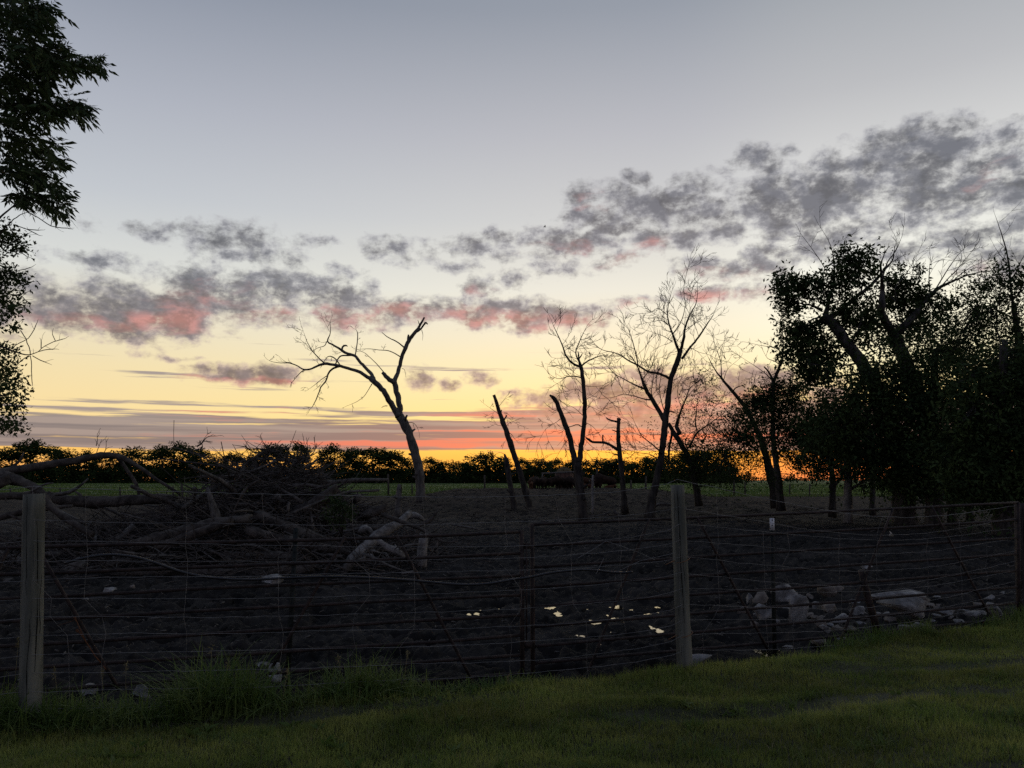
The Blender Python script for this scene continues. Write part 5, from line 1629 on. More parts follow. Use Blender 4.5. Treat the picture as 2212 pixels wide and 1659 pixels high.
# loose branches heaped over one another
GB_ = 'branches heaped on the brush pile'
sticks = 0
k = 0
while sticks < 280 and k < 9000:
    k += 1
    x, y = R.uniform(-12.5, -1.9), R.uniform(15.6, 22.5)
    h = float(heap_z(x, y))
    if h < .12 or R.random() > .25 + .55 * h:
        continue
    L = R.uniform(.9, 3.2) * (.6 + .3 * h)
    a = R.normal(0, .9)
    d = np.array([math.cos(a) * R.choice([-1, 1]), math.sin(a), R.normal(.0, .28)])
    if h > 1.3 and R.random() < .35:
        d[2] += R.uniform(.1, .35)
    d = nrm(d)
    c = np.array([x, y, float(mud_z(x, y)) + h * R.uniform(.5, 1.06)])
    n = 9
    s = np.linspace(-.5, .5, n)
    bow = nrm(np.cross(d, R.standard_normal(3))) * R.uniform(0, .22)
    pts = c + np.outer(s * L, d) + np.outer((s ** 2 - .08) * L, bow) + R.normal(0, .018, (n, 3)).cumsum(0)
    r0 = R.choice([.018, .026, .038, .055, .085], p=[.22, .28, .26, .15, .09])
    m = MB()
    rr = np.linspace(r0, r0 * R.uniform(.25, .6), n)
    m.tube(pts, rr, 6, rough=.05)
    for _ in range(int(R.integers(0, 4))):
        i = int(R.integers(2, n))
        dd = d + nrm(R.standard_normal(3)) * .9
        dd[2] = min(dd[2], .35)
        dd = nrm(dd)
        l2 = min(L * R.uniform(.12, .38), .7)
        m.tube([pts[i], pts[i] + dd * l2 * .5 + R.normal(0, .03, 3), pts[i] + dd * l2], [rr[i] * .6, rr[i] * .45, .006], 4, cap=False)
    o = m.build('brush_branch', M['brush'] if R.random() < .5 else M['dead_wood'], origin=pts[np.argmin(pts[:, 2])])
    tag(o, 'loose crooked branch heaped in the brush pile left of the leaning dead tree', 'branch', GB_)
    sticks += 1
m = MB()
k = 0
cnt = 0
while cnt < 3600:
    x, y = R.uniform(-13, -1.2), R.uniform(15.0, 23)
    h = float(heap_z(x, y))
    if h < .06 or R.random() > .3 + .45 * h:
        continue
    c = np.array([x, y, float(mud_z(x, y)) + h * R.uniform(.5, 1.08) + .02])
    a = R.uniform(0, 6.28)
    d = nrm(np.array([math.cos(a), math.sin(a) * .7, R.normal(.08, .35)]))
    L = R.uniform(.3, 1.3)
    p1 = c + d * L * .5 + R.normal(0, .05, 3)
    m.tube([c, p1, c + d * L + R.normal(0, .06, 3)], [.015, .012, .005], 3, cap=False)
    if R.random() < .5:
        m.tube([p1, p1 + nrm(d + R.normal(0, .7, 3)) * L * .4], [.007, .003], 3, cap=False)
    cnt += 1
# litter of twigs over the nearby mud
for _ in range(520):
    x, y = R.uniform(-11, 1.5), R.uniform(13.2, 22)
    if R.random() > math.exp(-max(0, x + 3) * .45):
        continue
    z = float(mud_z(x, y)) + .035
    a = R.uniform(0, 6.28)
    L = R.uniform(.12, .7)
    d = np.array([math.cos(a), math.sin(a), R.normal(0, .08)])
    m.tube([[x, y, z], np.array([x, y, z]) + d * L * .5 + [0, 0, .02], np.array([x, y, z + .01]) + d * L], [.010, .009, .004], 3, cap=False)
o = m.build('brush_twigs', M['brush'], kind='stuff')
tag(o, 'fine dead twigs tangled through and around the brush pile', 'twigs')
# fine twigs standing off the crown of the pile
m = MB()
tips = []
for a_, b_, L in ((1240, 120, 1.0), (1500, 560, .9), (1700, 520, 1.0), (1900, 380, 1.1), (2100, 300, .9), (50, 60, .7), (130, 180, .8), (1300, 350, .8), (2050, 560, .8), (1600, 700, .9), (1850, 860, .7)):
    for q_ in range(3):
        p = P(*Zc(a_ + R.normal(0, 60), b_ + R.normal(40, 60)), 18.6)
        twig(m, p, nrm([R.normal(.35, .8), R.normal(0, .5), R.uniform(-.1, .5)]), L * R.uniform(.3, .7), .022, 2, .0, tips, 3, .006, .2)
for a_, b_ in ((835, 245), (832, 180), (1740, 330), (1850, 420), (900, 240)):
    twig(m, P(*Zl(a_, b_), 18.4), [R.normal(0, .3), 0, 1], .35, .012, 1, .02, tips, 2, .006, .18)
o = m.build('crown_twigs', M['brush'], kind='stuff')
tag(o, 'spiky dead twigs bristling off the top of the brush pile', 'twigs')
# small green shoot growing out of the pile
sb = P(342, 522, 15.9)
t = thing('elm_sapling', sb, 'small green leafy shoot growing in front of the brush pile', 'sapling')
m = MB()
for _ in range(7):
    e = P(R.uniform(326, 352), R.uniform(496, 512), 15.9 + R.normal(0, .15))
    m.tube([sb - [0, 0, .3], (sb + e) / 2 + R.normal(0, .05, 3), e], [.012, .009, .004], 4)
m.build('stem', M['bark'], t)
m = MB()
for cx, cy, rx, ry, n in ((333, 500, 7, 6, 150), (342, 507, 10, 8, 260), (330, 515, 8, 7, 130), (349, 514, 6, 7, 110), (336, 522, 9, 6, 90)):
    u = R.standard_normal((n, 3)) * .55
    m.leaves(P(cx, cy, 15.8) + u * np.array([rx / FOC * 15.8, .2, ry / FOC * 15.8]), .055, .6, .2)
m.build('foliage', M['leaf_near'], t, kind='stuff')

# ------------------------------------------------------------------ boulders
def rock_mesh(seed, size, blocky=.5, sub=3):
    """a broken field stone: the hull of a few random points, edges worn, faces roughened"""
    import bmesh
    rg = np.random.default_rng(seed)
    bm = bmesh.new()
    n = int(rg.integers(13, 20)) - int(4 * blocky)
    pts = rg.standard_normal((n, 3))
    pts /= np.linalg.norm(pts, axis=1)[:, None]
    pts = np.sign(pts) * np.abs(pts) ** (.95 - .3 * blocky)
    pts /= np.abs(pts).max(0)
    for p in pts:
        bm.verts.new(p)
    r_ = bmesh.ops.convex_hull(bm, input=bm.verts)
    bmesh.ops.delete(bm, geom=[e for e in r_['geom_interior'] if isinstance(e, bmesh.types.BMVert)], context='VERTS')
    bmesh.ops.bevel(bm, geom=list(bm.edges), offset=.07, segments=1, affect='EDGES', clamp_overlap=True)
    bmesh.ops.triangulate(bm, faces=bm.faces)
    if sub > 2:
        bmesh.ops.subdivide_edges(bm, edges=[e for e in bm.edges if e.calc_length() > .3], cuts=2, use_grid_fill=True)
        bmesh.ops.triangulate(bm, faces=bm.faces)
    bm.verts.ensure_lookup_table()
    bm.verts.index_update()
    v = np.array([x.co[:] for x in bm.verts])
    v = v * (1 + .13 * fbm(v[:, 0] * 1.9 + seed, v[:, 1] * 1.9 + v[:, 2] * 1.7, seed, 4, .6)[:, None])
    v = v * np.asarray(size) / 2
    f = np.array([[q.index for q in p.verts] for p in bm.faces])
    bm.free()
    return v, f


Zk = Z(2950, 2320, 640)
ROCKS = [  # x, y(base), width, height in the detail, depth ratio, tilt, material, label
    (690, 340, 360, 235, .8, 0, 'rock', 'largest domed grey boulder, topmost of the rock heap behind the steel post'),
    (890, 650, 300, 390, .45, .25, 'rock', 'tall flat slab leaning upright against the domed boulder'),
    (1255, 275, 255, 185, .8, -.1, 'rock_warm', 'rounded brownish boulder right of the leaning slab, standing clear'),
    (1400, 185, 190, 105, .8, -.2, 'rock_warm', 'smaller brown boulder just behind the rounded brownish one'),
    (330, 370, 180, 190, .7, .6, 'rock_warm', 'smooth oblong boulder leaning right, left of the steel post'),
    (175, 340, 150, 135, .8, 0, 'rock', 'small grey boulder leftmost at the back of the rock heap'),
    (400, 590, 330, 210, .8, .1, 'rock', 'jagged broad boulder in front, split by the view of the steel post'),
    (640, 440, 260, 70, .8, 0, 'rock', 'thin flat stone bridging between boulders over a black hollow'),
    (1120, 430, 140, 105, .8, .1, 'rock', 'squat grey stone tucked behind the leaning slab'),
    (1290, 470, 200, 120, .7, -.5, 'rock_warm', 'knobbly long brown stone lying right of the leaning slab'),
    (1035, 275, 130, 75, .8, 0, 'rock_warm', 'low brown stone between the domed and the rounded boulder'),
    (1420, 620, 280, 95, .6, -.35, 'rock', 'pale flat flake of stone tilted up toward the stake'),
    (1690, 520, 210, 130, .6, -.3, 'rock', 'angular slab just left of the leaning rusty stake'),
    (1170, 690, 190, 120, .8, 0, 'rock_warm', 'dark rounded stone below the flat flake'),
    (1240, 770, 170, 120, .8, .2, 'rock', 'peaked grey stone nearest the water'),
    (1400, 720, 150, 80, .8, 0, 'rock_warm', 'small reddish stone behind the thin brace'),
    (90, 500, 160, 110, .8, 0, 'rock_warm', 'low dark stone at the left end of the rock heap'),
    (1090, 880, 150, 70, .8, 0, 'rock_pale', 'flat pale stone lying at the edge of the puddle'),
    (720, 960, 150, 40, .8, 0, 'rock', 'low stone awash in the bright puddle'),
    (1690, 370, 230, 80, .8, 0, 'rock', 'flat stone behind the leaning rusty stake'),
]
ZR2 = Z(3072, 2304, 1024)
ROCKS2 = [
    (1150, 425, 560, 190, .55, -.18, 'rock', 'huge flat grey slab lying behind the leaning stake'),
    (1180, 245, 500, 90, .5, .0, 'rock', 'long low slab lying behind the huge flat slab'),
    (1340, 262, 170, 80, .8, 0, 'rock_warm', 'brown block at the far end of the long low slab'),
    (1555, 362, 140, 65, .8, 0, 'rock', 'square grey stone right of the huge flat slab'),
    (1790, 385, 150, 75, .8, 0, 'rock', 'low rounded stone left of the right hand brace foot'),
    (1990, 385, 160, 120, .9, .15, 'rock', 'bluish rounded boulder rightmost at the lawn edge'),
    (1860, 350, 90, 40, .8, 0, 'rock', 'small flat stone behind the right hand brace'),
    (1370, 470, 190, 50, .7, .05, 'rock_pale', 'thin pale flake on the mud in front of the huge slab'),
    (1630, 405, 110, 50, .8, 0, 'rock_warm', 'little brown stone in front of the square grey one'),
    (1480, 380, 90, 45, .8, 0, 'rock', 'little stone against the tip of the huge slab'),
    (1470, 205, 70, 26, .8, 0, 'rock', 'small flat stone alone on the mud beyond the slabs'),
    (2045, 160, 60, 22, .8, 0, 'rock', 'small pale stone alone on the mud near the right post'),
    (810, 440, 90, 40, .8, 0, 'rock', 'small stone under the leaning rusty stake'),
    (1200, 470, 110, 36, .8, 0, 'rock', 'low flat stone half hidden in the grass tuft'),
]


def put_rocks(rows, conv, seed0):
    kpx = conv(1, 0)[0] - conv(0, 0)[0]
    for i, (x, y, w, h, dr, tilt, mt, lab) in enumerate(rows):
        p = hit(*conv(x, y), zfun=lambda a, b_: mud_z(a, b_))
        dist = p[1] * math.cos(PITCH)
        W, Hh = w * kpx / FOC * dist, h * kpx / FOC * dist * 1.02
        D = W * dr
        v, f = rock_mesh(seed0 + i, (W * 1.06, D, Hh * 1.22), .7 if 'slab' in lab or 'fla' in lab else .35)
        ca, sa = math.cos(tilt), math.sin(tilt)
        Rm = np.array([[ca, 0, sa], [0, 1, 0], [-sa, 0, ca]])
        v = v @ Rm.T
        m = MB()
        c = np.array([p[0], p[1] + D * .42, p[2] + Hh * .50])
        m.add(v + c, None, f)
        o = m.build('boulder' if W > .22 else 'stone', M[mt], origin=(c[0], c[1], p[2]), smooth=False)
        tag(o, lab, 'rock', 'boulders by the right hand gate')


put_rocks(ROCKS, Zk, 100)
put_rocks(ROCKS2, ZR2, 160)
for i in range(46):
    a_, b_ = R.uniform(700, 2050), R.uniform(200, 470)
    if R.random() < .4:
        pxy = Zk(R.uniform(0, 1700), R.uniform(260, 900))
    else:
        pxy = ZR2(a_, b_)
    p = hit(*pxy)
    if p[1] < float(lawn_edge(p[0])) + .25:
        continue
    s = R.uniform(.05, .15)
    v, f = rock_mesh(300 + i, (s * 1.3, s, s * .75), .5, 2)
    m = MB()
    m.add(v + p + [0, 0, s * .2], None, f)
    o = m.build('stone', M['rock' if R.random() < .6 else 'rock_warm'], origin=p)
    tag(o, 'small stone strewn in the mud among the boulders by the right hand gate', 'stone', 'small stones among the boulders')
Zb = Z(0, 2304, 1024)
Zb2 = Z(1024, 2304, 1024)
for i, (pp, w, hgt, mt, lab) in enumerate(((Zb2(160, 905), .145, .07, 'rock_pale', 'pale flat stone on the mud, lower of two left of the steel post'), (Zb2(160, 835), .125, .10, 'rock_pale', 'mottled pale stone on the mud, upper of two left of the steel post'),
                                           (Zb2(60, 775), .14, .04, 'rock', 'long low grey stone beside the mottled pale stone'), (Zb(1230, 1050), .16, .13, 'rock', 'grey stone half sunk behind the tall grass by the brace foot'),
                                           (Zb(770, 1030), .15, .10, 'rock', 'grey stone in the grass right of the thick left post'), (Zb(945, 145), .26, .09, 'rock_pale', 'pale chip of wood or stone in front of the brush pile'), (Zb(1140, 112), .13, .08, 'rock_warm', 'small rounded stone right of the pale chip'),
                                           (Zb(735, 245), .11, .09, 'rock', 'small grey lump on the mud right of the thick left post'), (Z(1024, 1800, 1024)(130, 1150), .42, .16, 'rock', 'low grey stone on the mud just under the black pipe'), (Z(3072, 1700, 1024)(865, 1245), .26, .10, 'rock', 'lone grey stone on the mud left of the leaning brace'))):
    p = hit(*pp)
    v, f = rock_mesh(500 + i, (w, w * .8, hgt * 1.3), .5)
    m = MB()
    m.add(v + p + [0, 0, hgt * .35], None, f)
    o = m.build('stone', M[mt], origin=p)
    tag(o, lab, 'stone')
# white-washed block behind the foot of the middle post
p = hit(*Z(2048, 2304, 1024)(1620, 815), zfun=lambda a_, b_: float(slope(a_, b_)) - .05)
v, f = rock_mesh(560, (.34, .16, .16), .2)
m = MB()
m.add(v + p + [0.02, 0.12, .05], None, f)
o = m.build('stone', M['rock_pale'], origin=p)
tag(o, 'pale smooth block lying at the foot of the middle post', 'stone')
# wood scraps and bones of branches by the bare trees
Zh = Z(2080, 1840, 440)
for i, (rows, lab) in enumerate((([(1380, 1140, 20), (1500, 1120, 26), (1650, 1110, 30), (1820, 1040, 26)], 'pale branch on the ground right of the bare twin stemmed tree'), ([(1880, 1010, 44), (1920, 1060, 90), (1960, 1100, 60)], 'pale broken stump end on the ground below the topped stub'), ([(2000, 1130, 20), (2060, 1160, 22), (2130, 1150, 16)], 'crooked bit of dead wood right of the broken stump end'),
                                 ([(1690, 1200, 18), (1720, 1130, 16), (1780, 1110, 12)], 'short upright stick in front of the broken stump end'), ([(720, 1160, 14), (800, 1190, 18), (900, 1215, 12)], 'pale stick lying on the mud left of the bare twin stemmed tree'))):
    log('branch', lab, rows, Zh, 33.0, M['dead_wood'], 'branch', sides=6)
Zg = Z(2048, 1700, 1024)
log('branch', 'pale forked log lying behind the middle post', [(1235, 700, 22), (1270, 680, 26), (1380, 690, 22), (1480, 700, 14)], Zg, 40.0, M['dead_wood'], 'branch', sides=6)

# scattered pale chips on the mud
m = MB()
for _ in range(900):
    px, py = R.uniform(0, 1010), R.uniform(520, 655)
    p = hit(px, py)
    if p[1] < float(lawn_edge(p[0])) + .3:
        continue
    s = R.uniform(.008, .026) * (p[1] / 9) ** .5
    a = R.uniform(0, 6.28)
    d = np.array([math.cos(a), math.sin(a), R.normal(0, .3)])
    m.tube([p + [0, 0, .02], p + [0, 0, .025] + d * s * 3], [s * .45, s * .25], 4)
o = m.build('mud_litter', M['dead_wood'], kind='stuff')
tag(o, 'small pale chips and straw bits scattered over the mud', 'litter')
# trampled straw and twigs over the mound
m = MB()
for _ in range(2400):
    x, y = R.uniform(-11, 19), R.uniform(31, 62)
    z = float(mud_z(x, y)) + .02
    a = R.uniform(0, 6.28)
    L = R.uniform(.08, .5)
    d = np.array([math.cos(a), math.sin(a), R.normal(.05, .25)])
    m.tube([[x, y, z], np.array([x, y, z]) + d * L], [.014, .008], 3, cap=False)
o = m.build('straw_litter', M['litter'], kind='stuff')
tag(o, 'trampled straw and manure litter over the low mound', 'litter')

# ------------------------------------------------------------------ far wire fence at the crop
ff = thing('field_fence', np.array([0, 84.0, 0]), 'low barbed wire fence with uneven wooden posts along the crop field', 'fence')
fposts = [(388, 501, 474, 83), (357.5, 502, 490, 82), (182, 504, 484, 78), (173, 503, 486, 79), (484.5, 494, 475, 90), (533, 492, 478, 90), (646, 498, 476, 82), (631, 497, 480, 85), (734, 497, 480, 84), (745, 497, 482, 84), (864, 497, 481, 84), (790, 497, 484, 84), (810, 498, 484, 82), (412, 500, 484, 83), (336, 501, 487, 83), (300, 502, 487, 82), (240, 502, 487, 82), (120, 502, 487, 80), (60, 502, 488, 80), (10, 502, 488, 80), (-60, 502, 488, 80), (700, 498, 483, 83), (900, 498, 483, 82), (960, 498, 483, 82), (1020, 498, 483, 82)]
for px, yb, yt, d in fposts:
    b0, t0 = P(px, yb, d), P(px, yt, d)
    h = t0[2] - b0[2]
    m = MB()
    m.tube([b0 - [0, 0, .25], b0 + [R.normal(0, .02), 0, h * .5], t0], np.array([.10, .095, .085]) * (1.15 if h > 1.8 else .85), 8, rough=.05)
    m.build('post', M['post_dark'], ff)
srt = sorted(fposts)
for k in range(5):
    z = .28 + .25 * k
    pts = []
    for px, yb, yt, d in srt:
        b0 = P(px, yb, d)
        pts.append([b0[0], b0[1] - .1, max(b0[2], -.1) + z + R.normal(0, .02)])
    pts = np.array(pts)
    p, r = refine(pts, np.full(len(pts), .011), 3.0)
    m = MB()
    m.tube(p, r, 4, cap=False)
    m.build('wire', M['bark'], ff)

# ------------------------------------------------------------------ the herd
def blob_mesh(chains, voxel):
    """overlapping tapered limbs fused into one continuous skin"""
    m = MB()
    for pts, rad, fl in chains:
        p, r = refine(np.array(pts, float), np.array(rad, float), .07)
        m.tube(p, r, 14, flat=fl)
        m2 = MB()
    me = bpy.data.meshes.new('tmp')
    V = np.vstack(m.v)
    F = [tuple(x) for a in m.q for x in a] + [tuple(x) for a in m.t for x in a]
    me.from_pydata([tuple(v) for v in V], [], F)
    o = bpy.data.objects.new('tmp', me)
    COL.objects.link(o)
    md = o.modifiers.new('r', 'REMESH')
    md.mode = 'VOXEL'
    md.voxel_size = voxel
    md.use_smooth_shade = True
    sm = o.modifiers.new('s', 'SMOOTH')
    sm.iterations = 4
    sm.factor = .5
    dg = bpy.context.evaluated_depsgraph_get()
    ev = o.evaluated_get(dg)
    out = bpy.data.meshes.new_from_object(ev)
    bpy.data.objects.remove(o)
    return out


def bison_chains(head_low=True):
    """facing +x, 1.75 m at the hump"""
    c = []
    # trunk of the body: rump to hump to neck (flat < 1 narrows it sideways)
    c.append(([(-1.28, 0, 1.02), (-1.10, 0, 1.07), (-.7, 0, 1.10), (-.25, 0, 1.12), (.2, 0, 1.17), (.55, 0, 1.22), (.9, 0, 1.14), (1.15, 0, .98)], [.20, .36, .43, .47, .53, .56, .46, .30], .80))
    c.append(([(.0, 0, 1.35), (.35, 0, 1.50), (.6, 0, 1.52), (.9, 0, 1.38), (1.1, 0, 1.15)], [.12, .22, .23, .22, .18], .9))
    hz = .72 if head_low else .95
    c.append(([(.95, 0, 1.06), (1.25, 0, .5 * (1.0 + hz)), (1.45, 0, hz), (1.62, 0, hz - .25), (1.70, 0, hz - .36)], [.36, .31, .27, .18, .12], .82))
    c.append(([(1.38, 0, hz - .1), (1.42, 0, hz - .34), (1.42, 0, hz - .46)], [.16, .10, .03], .7))           # beard
    for s in (-1, 1):
        c.append(([(.62, .24 * s, .95), (.66, .25 * s, .62), (.64, .24 * s, .38), (.66, .24 * s, .10), (.70, .24 * s, .0)], [.25, .17, .10, .075, .085], 1))
        c.append(([(-.95, .22 * s, 1.0), (-.86, .25 * s, .78), (-.92, .25 * s, .58), (-1.12, .24 * s, .46), (-1.06, .24 * s, .12), (-1.02, .24 * s, .0)], [.31, .24, .15, .09, .065, .08], 1))
        c.append(([(1.30, .16 * s, hz + .22), (1.22, .34 * s, hz + .20)], [.06, .03], 1))     # ears
    c.append(([(-1.38, 0, 1.12), (-1.50, 0, .95), (-1.50, 0, .65)], [.05, .035, .045], 1))
    return c


def calf_chains():
    c = [([(-.55, 0, .68), (-.35, 0, .72), (0, 0, .72), (.32, 0, .76), (.48, 0, .78)], [.14, .20, .21, .21, .15], .8),
         ([(.42, 0, .80), (.62, 0, .90), (.74, 0, .86), (.88, 0, .76), (.95, 0, .70)], [.14, .12, .125, .085, .06], .85),
         ([(-.60, 0, .76), (-.68, 0, .62), (-.68, 0, .48)], [.03, .02, .02], 1)]
    for s in (-1, 1):
        c.append(([(.34, .11 * s, .66), (.36, .12 * s, .40), (.35, .12 * s, .22), (.37, .12 * s, 0)], [.11, .06, .045, .045], 1))
        c.append(([(-.40, .11 * s, .66), (-.36, .12 * s, .46), (-.48, .12 * s, .30), (-.44, .12 * s, 0)], [.14, .09, .045, .042], 1))
        c.append(([(.68, .08 * s, .95), (.64, .20 * s, .96)], [.045, .02], 1))
    return c


BIS = blob_mesh(bison_chains(), .045)
CALF = blob_mesh(calf_chains(), .026)
for me, mt in ((BIS, 'bison'), (CALF, 'calf')):
    me.materials.clear()
    me.materials.append(M[mt])
BISB = BIS.copy()
BISB.materials.clear()
BISB.materials.append(M['bison_brown'])
hm = MB()
for s in (-1, 1):
    hm.tube([[1.33, .22 * s, .96], [1.35, .36 * s, 1.00], [1.37, .41 * s, 1.12], [1.36, .37 * s, 1.20]], [.045, .04, .028, .008], 8)
HORN = hm.build('horns', M['horn'])
hmesh = HORN.data
bpy.data.objects.remove(HORN)
GH = 'bison crowded round the hay feeder'
HERD = [  # detail x, y of feet, height, mesh, heading (deg, 0 = right), label
    (1690, 660, 385, 'b', 212, 72, 'big dark bison seen from the side, rightmost adult, head hanging low to the left'),
    (1390, 600, 255, 'n', 165, 76, 'brown bison standing behind the pale tipped stake'),
    (1050, 625, 300, 'b', 120, 73, 'dark bison half hidden behind the bare twin stemmed tree'),
    (690, 605, 290, 'b', 40, 73, 'dark bison with a broad back, under the feeder beam'),
    (460, 600, 270, 'b', 78, 72, 'dark bison seen from behind, middle of the left hand row'),
    (330, 595, 272, 'b', 95, 72, 'dark bison seen from behind, next to the reddish one'),
    (250, 590, 255, 'n', 80, 75, 'reddish brown bison seen from behind, leftmost adult'),
    (850, 600, 270, 'b', 140, 76, 'dark bison behind the herd below the hay top'),
    (228, 585, 150, 'c', 82, 70, 'tan bison calf standing tail on, leftmost of the herd'),
    (1800, 665, 170, 'c', 5, 70, 'brown bison calf in profile below the big dark bison, facing right'),
    (1380, 640, 170, 'c', 150, 70, 'brown bison calf behind the foot of the pale tipped stake'),
]
for x, y, h, k, hd, d, lab in HERD:
    a, b_ = Zh(x, y)
    base = P(a, b_, d)
    kk = .0497 / FOC * d * h
    me = {'b': BIS, 'n': BISB, 'c': CALF}[k]
    zs = np.array([v.co[2] for v in me.vertices])
    sc = kk / (zs.max() - zs.min())
    t = thing('bison_calf' if k == 'c' else 'bison', base, lab, 'bison calf' if k == 'c' else 'bison', GH)
    t.rotation_euler = (0, 0, math.radians(hd))
    t.scale = (sc, sc, sc)
    o = bpy.data.objects.new('body', me)
    COL.objects.link(o)
    o.parent = t
    o.location = (0, 0, -float(zs.min()))
    if k != 'c':
        o = bpy.data.objects.new('horns', hmesh)
        COL.objects.link(o)
        o.parent = t
# hay feeder
d = 79.0
fb = P(*Zh(890, 600), d)
k = .0497 / FOC * d
t = thing('hay_feeder', fb, 'rusty ring feeder piled with a dome of old hay behind the herd', 'hay feeder')
Rr = 180 * k
zt = P(*Zh(890, 250), d)[2]
for i in range(14):
    a = i * 2 * math.pi / 14
    c = fb + np.array([Rr * math.cos(a), Rr * math.sin(a), 0])
    m = MB()
    ca, sa = math.cos(a), math.sin(a)
    m.box([c[0], c[1], (fb[2] + zt) / 2], (.04, Rr * .42, zt - fb[2]), np.array([[ca, -sa, 0], [sa, ca, 0], [0, 0, 1]]))
    m.build('panel', M['feeder'], t)
m = MB()
a = np.linspace(0, 2 * math.pi, 29)
m.tube(np.stack([fb[0] + Rr * 1.02 * np.cos(a), fb[1] + Rr * 1.02 * np.sin(a), np.full(29, zt)], -1), .05, 6, cap=False)
m.build('rim', M['feeder'], t)
hb = MB()
rg = np.linspace(0, 1, 14)
prof_z = zt - .3 + (P(*Zh(890, 150), d)[2] - zt + .3) * np.sqrt(np.clip(1 - rg ** 2.2, 0, 1))
na = 28
aa = np.arange(na) * 2 * math.pi / na
V = []
for r_, z_ in zip(rg, prof_z):
    jit = 1 + .06 * R.standard_normal(na)
    V.append(np.stack([fb[0] + Rr * .92 * r_ * jit * np.cos(aa), fb[1] + Rr * .92 * r_ * jit * np.sin(aa), z_ + .05 * R.standard_normal(na)], -1))
V = np.vstack(V)
q = []
for i in range(13):
    for j in range(na):
        q.append([i * na + j, (i + 1) * na + j, (i + 1) * na + (j + 1) % na, i * na + (j + 1) % na])
hb.add(V, q)
hm_ = hb.build('hay_mound', M['hay'], origin=fb)
tag(hm_, 'dome of old hay heaped inside the ring feeder', 'hay')
m = MB()
m.tube([P(*Zh(435, 272), 75.5), P(*Zh(750, 255), 75.5), P(*Zh(1065, 242), 75.5), P(*Zh(1250, 236), 75.5)], [.085, .085, .08, .08], 8)
for xx in (450, 1120):
    p0 = P(*Zh(xx, 268), 75.5)
    m.tube([p0, [p0[0], p0[1], float(mud_z(p0[0], p0[1])) - .2]], .07, 8)
o = m.build('feeder_beam', M['dead_wood'], origin=P(*Zh(750, 600), 75.5))
tag(o, 'long pale beam held level on two uprights above the bison backs', 'beam')
m = MB()
p0, p1 = P(*Zh(1545, 640), 80), P(*Zh(1545, 180), 80)
m.tube([p0 - [0, 0, .3], p1], .09, 8)
o = m.build('gate_post', M['post_dark'], origin=p0)
tag(o, 'tall dark post rising behind the big dark bison', 'fence post')

# tiny bird against the clouds
c = P(544.7, 227, 120)
t = thing('bird', c, 'tiny dark bird gliding beneath the clouds, left of the cloud bank', 'bird')
m = MB()
m.tube([c + [-.22, 0, 0], c + [-.1, 0, .02], c + [.12, 0, .02], c + [.24, 0, 0]], [.02, .07, .06, .015], 6)
m.build('body', M['bird'], t)
for s in (-1, 1):
    m = MB()
    m.add([c + [-.06, 0, .03], c + [.1, 0, .03], c + [.12, .5 * s, .16], c + [-.02, .45 * s, .16], c + [.04, .25 * s, .20]], None, [[0, 1, 4], [4, 1, 2], [0, 4, 3], [4, 2, 3]])
    m.build('wing', M['bird'], t)

# ------------------------------------------------------------------ grass
def blades(m, base, length, width, lean, segs=2):
    n = len(base)
    a = R.uniform(0, 2 * math.pi, n)
    side = np.stack([np.cos(a), np.sin(a), np.zeros(n)], -1)
    b_ = a + R.normal(math.pi / 2, .5, n)
    fwd = np.stack([np.cos(b_), np.sin(b_), np.zeros(n)], -1)
    L = length[:, None]
    w = width[:, None] / 2
    le = lean[:, None]
    rows = []
    for i in range(segs):
        s = i / segs
        c = base + np.array([0, 0, 1.0]) * L * s * (1 - .28 * le * s) + fwd * L * le * s * s
        ww = w * (1 - .55 * s)
        rows += [c - side * ww, c + side * ww]
    tip = base + np.array([0, 0, 1.0]) * L * (1 - .28 * le) + fwd * L * le
    V = np.stack(rows + [tip], 1)
    k = V.shape[1]
    o = np.arange(n)[:, None] * k
    q = []
    for i in range(segs - 1):
        q.append(o + np.array([[2 * i, 2 * i + 1, 2 * i + 3, 2 * i + 2]]))
    t = o + np.array([[k - 3, k - 2, k - 1]])
    m.add(V.reshape(-1, 3), np.vstack(q) if q else None, t)


# mown lawn: denser and longer in patches, thin along the rows of dried clippings
N = 520000
x = R.uniform(-8.5, 12.5, N)
e = lawn_edge(x)
y = R.uniform(3.6, 1, N) if False else 3.6 + (e + .1 - 3.6) * R.random(N)
keep = np.abs(x) < (y * .80 + 2.4)
x, y, e = x[keep], y[keep], e[keep]
rows = fbm(x * .35 + y * .1, (y - .16 * x) * 2.0, 71, 3)             # rows run along the fence
thin = sstep(.20, .40, rows)
patch = fbm(x * .9, y * 1.5, 73, 3)
keep = R.random(len(x)) > thin * .80
x, y, e, patch, thin = x[keep], y[keep], e[keep], patch[keep], thin[keep]
z = lawn_z(x, y)
nearedge = sstep(-.55, -.05, y - e)
ln = (.040 + .030 * np.clip(patch + .3, 0, 1) + .035 * nearedge * R.random(len(x))) * R.uniform(.6, 1.35, len(x)) * (1 - .35 * thin)
m = MB()
blades(m, np.stack([x, y, z - .004], -1), ln, R.uniform(.0035, .0065, len(x)), np.clip(R.normal(.45, .3, len(x)), 0, 1.2), 2)
o = m.build('lawn_grass', M['grass'], kind='stuff')
pick = R.random(len(x)) < .045
m2 = MB()
blades(m2, np.stack([x, y, z - .002], -1)[pick] + [0.004, 0.003, 0], ln[pick] * R.uniform(.9, 1.7, pick.sum()), R.uniform(.003, .006, pick.sum()), np.clip(R.normal(.8, .5, pick.sum()), 0, 2), 2)
o2 = m2.build('dead_blades', M['dry_grass'], kind='stuff')
tag(o2, 'straw coloured dead blades mixed through the lawn', 'grass')
tag(o, 'short mown grass covering the lawn in the foreground', 'grass')

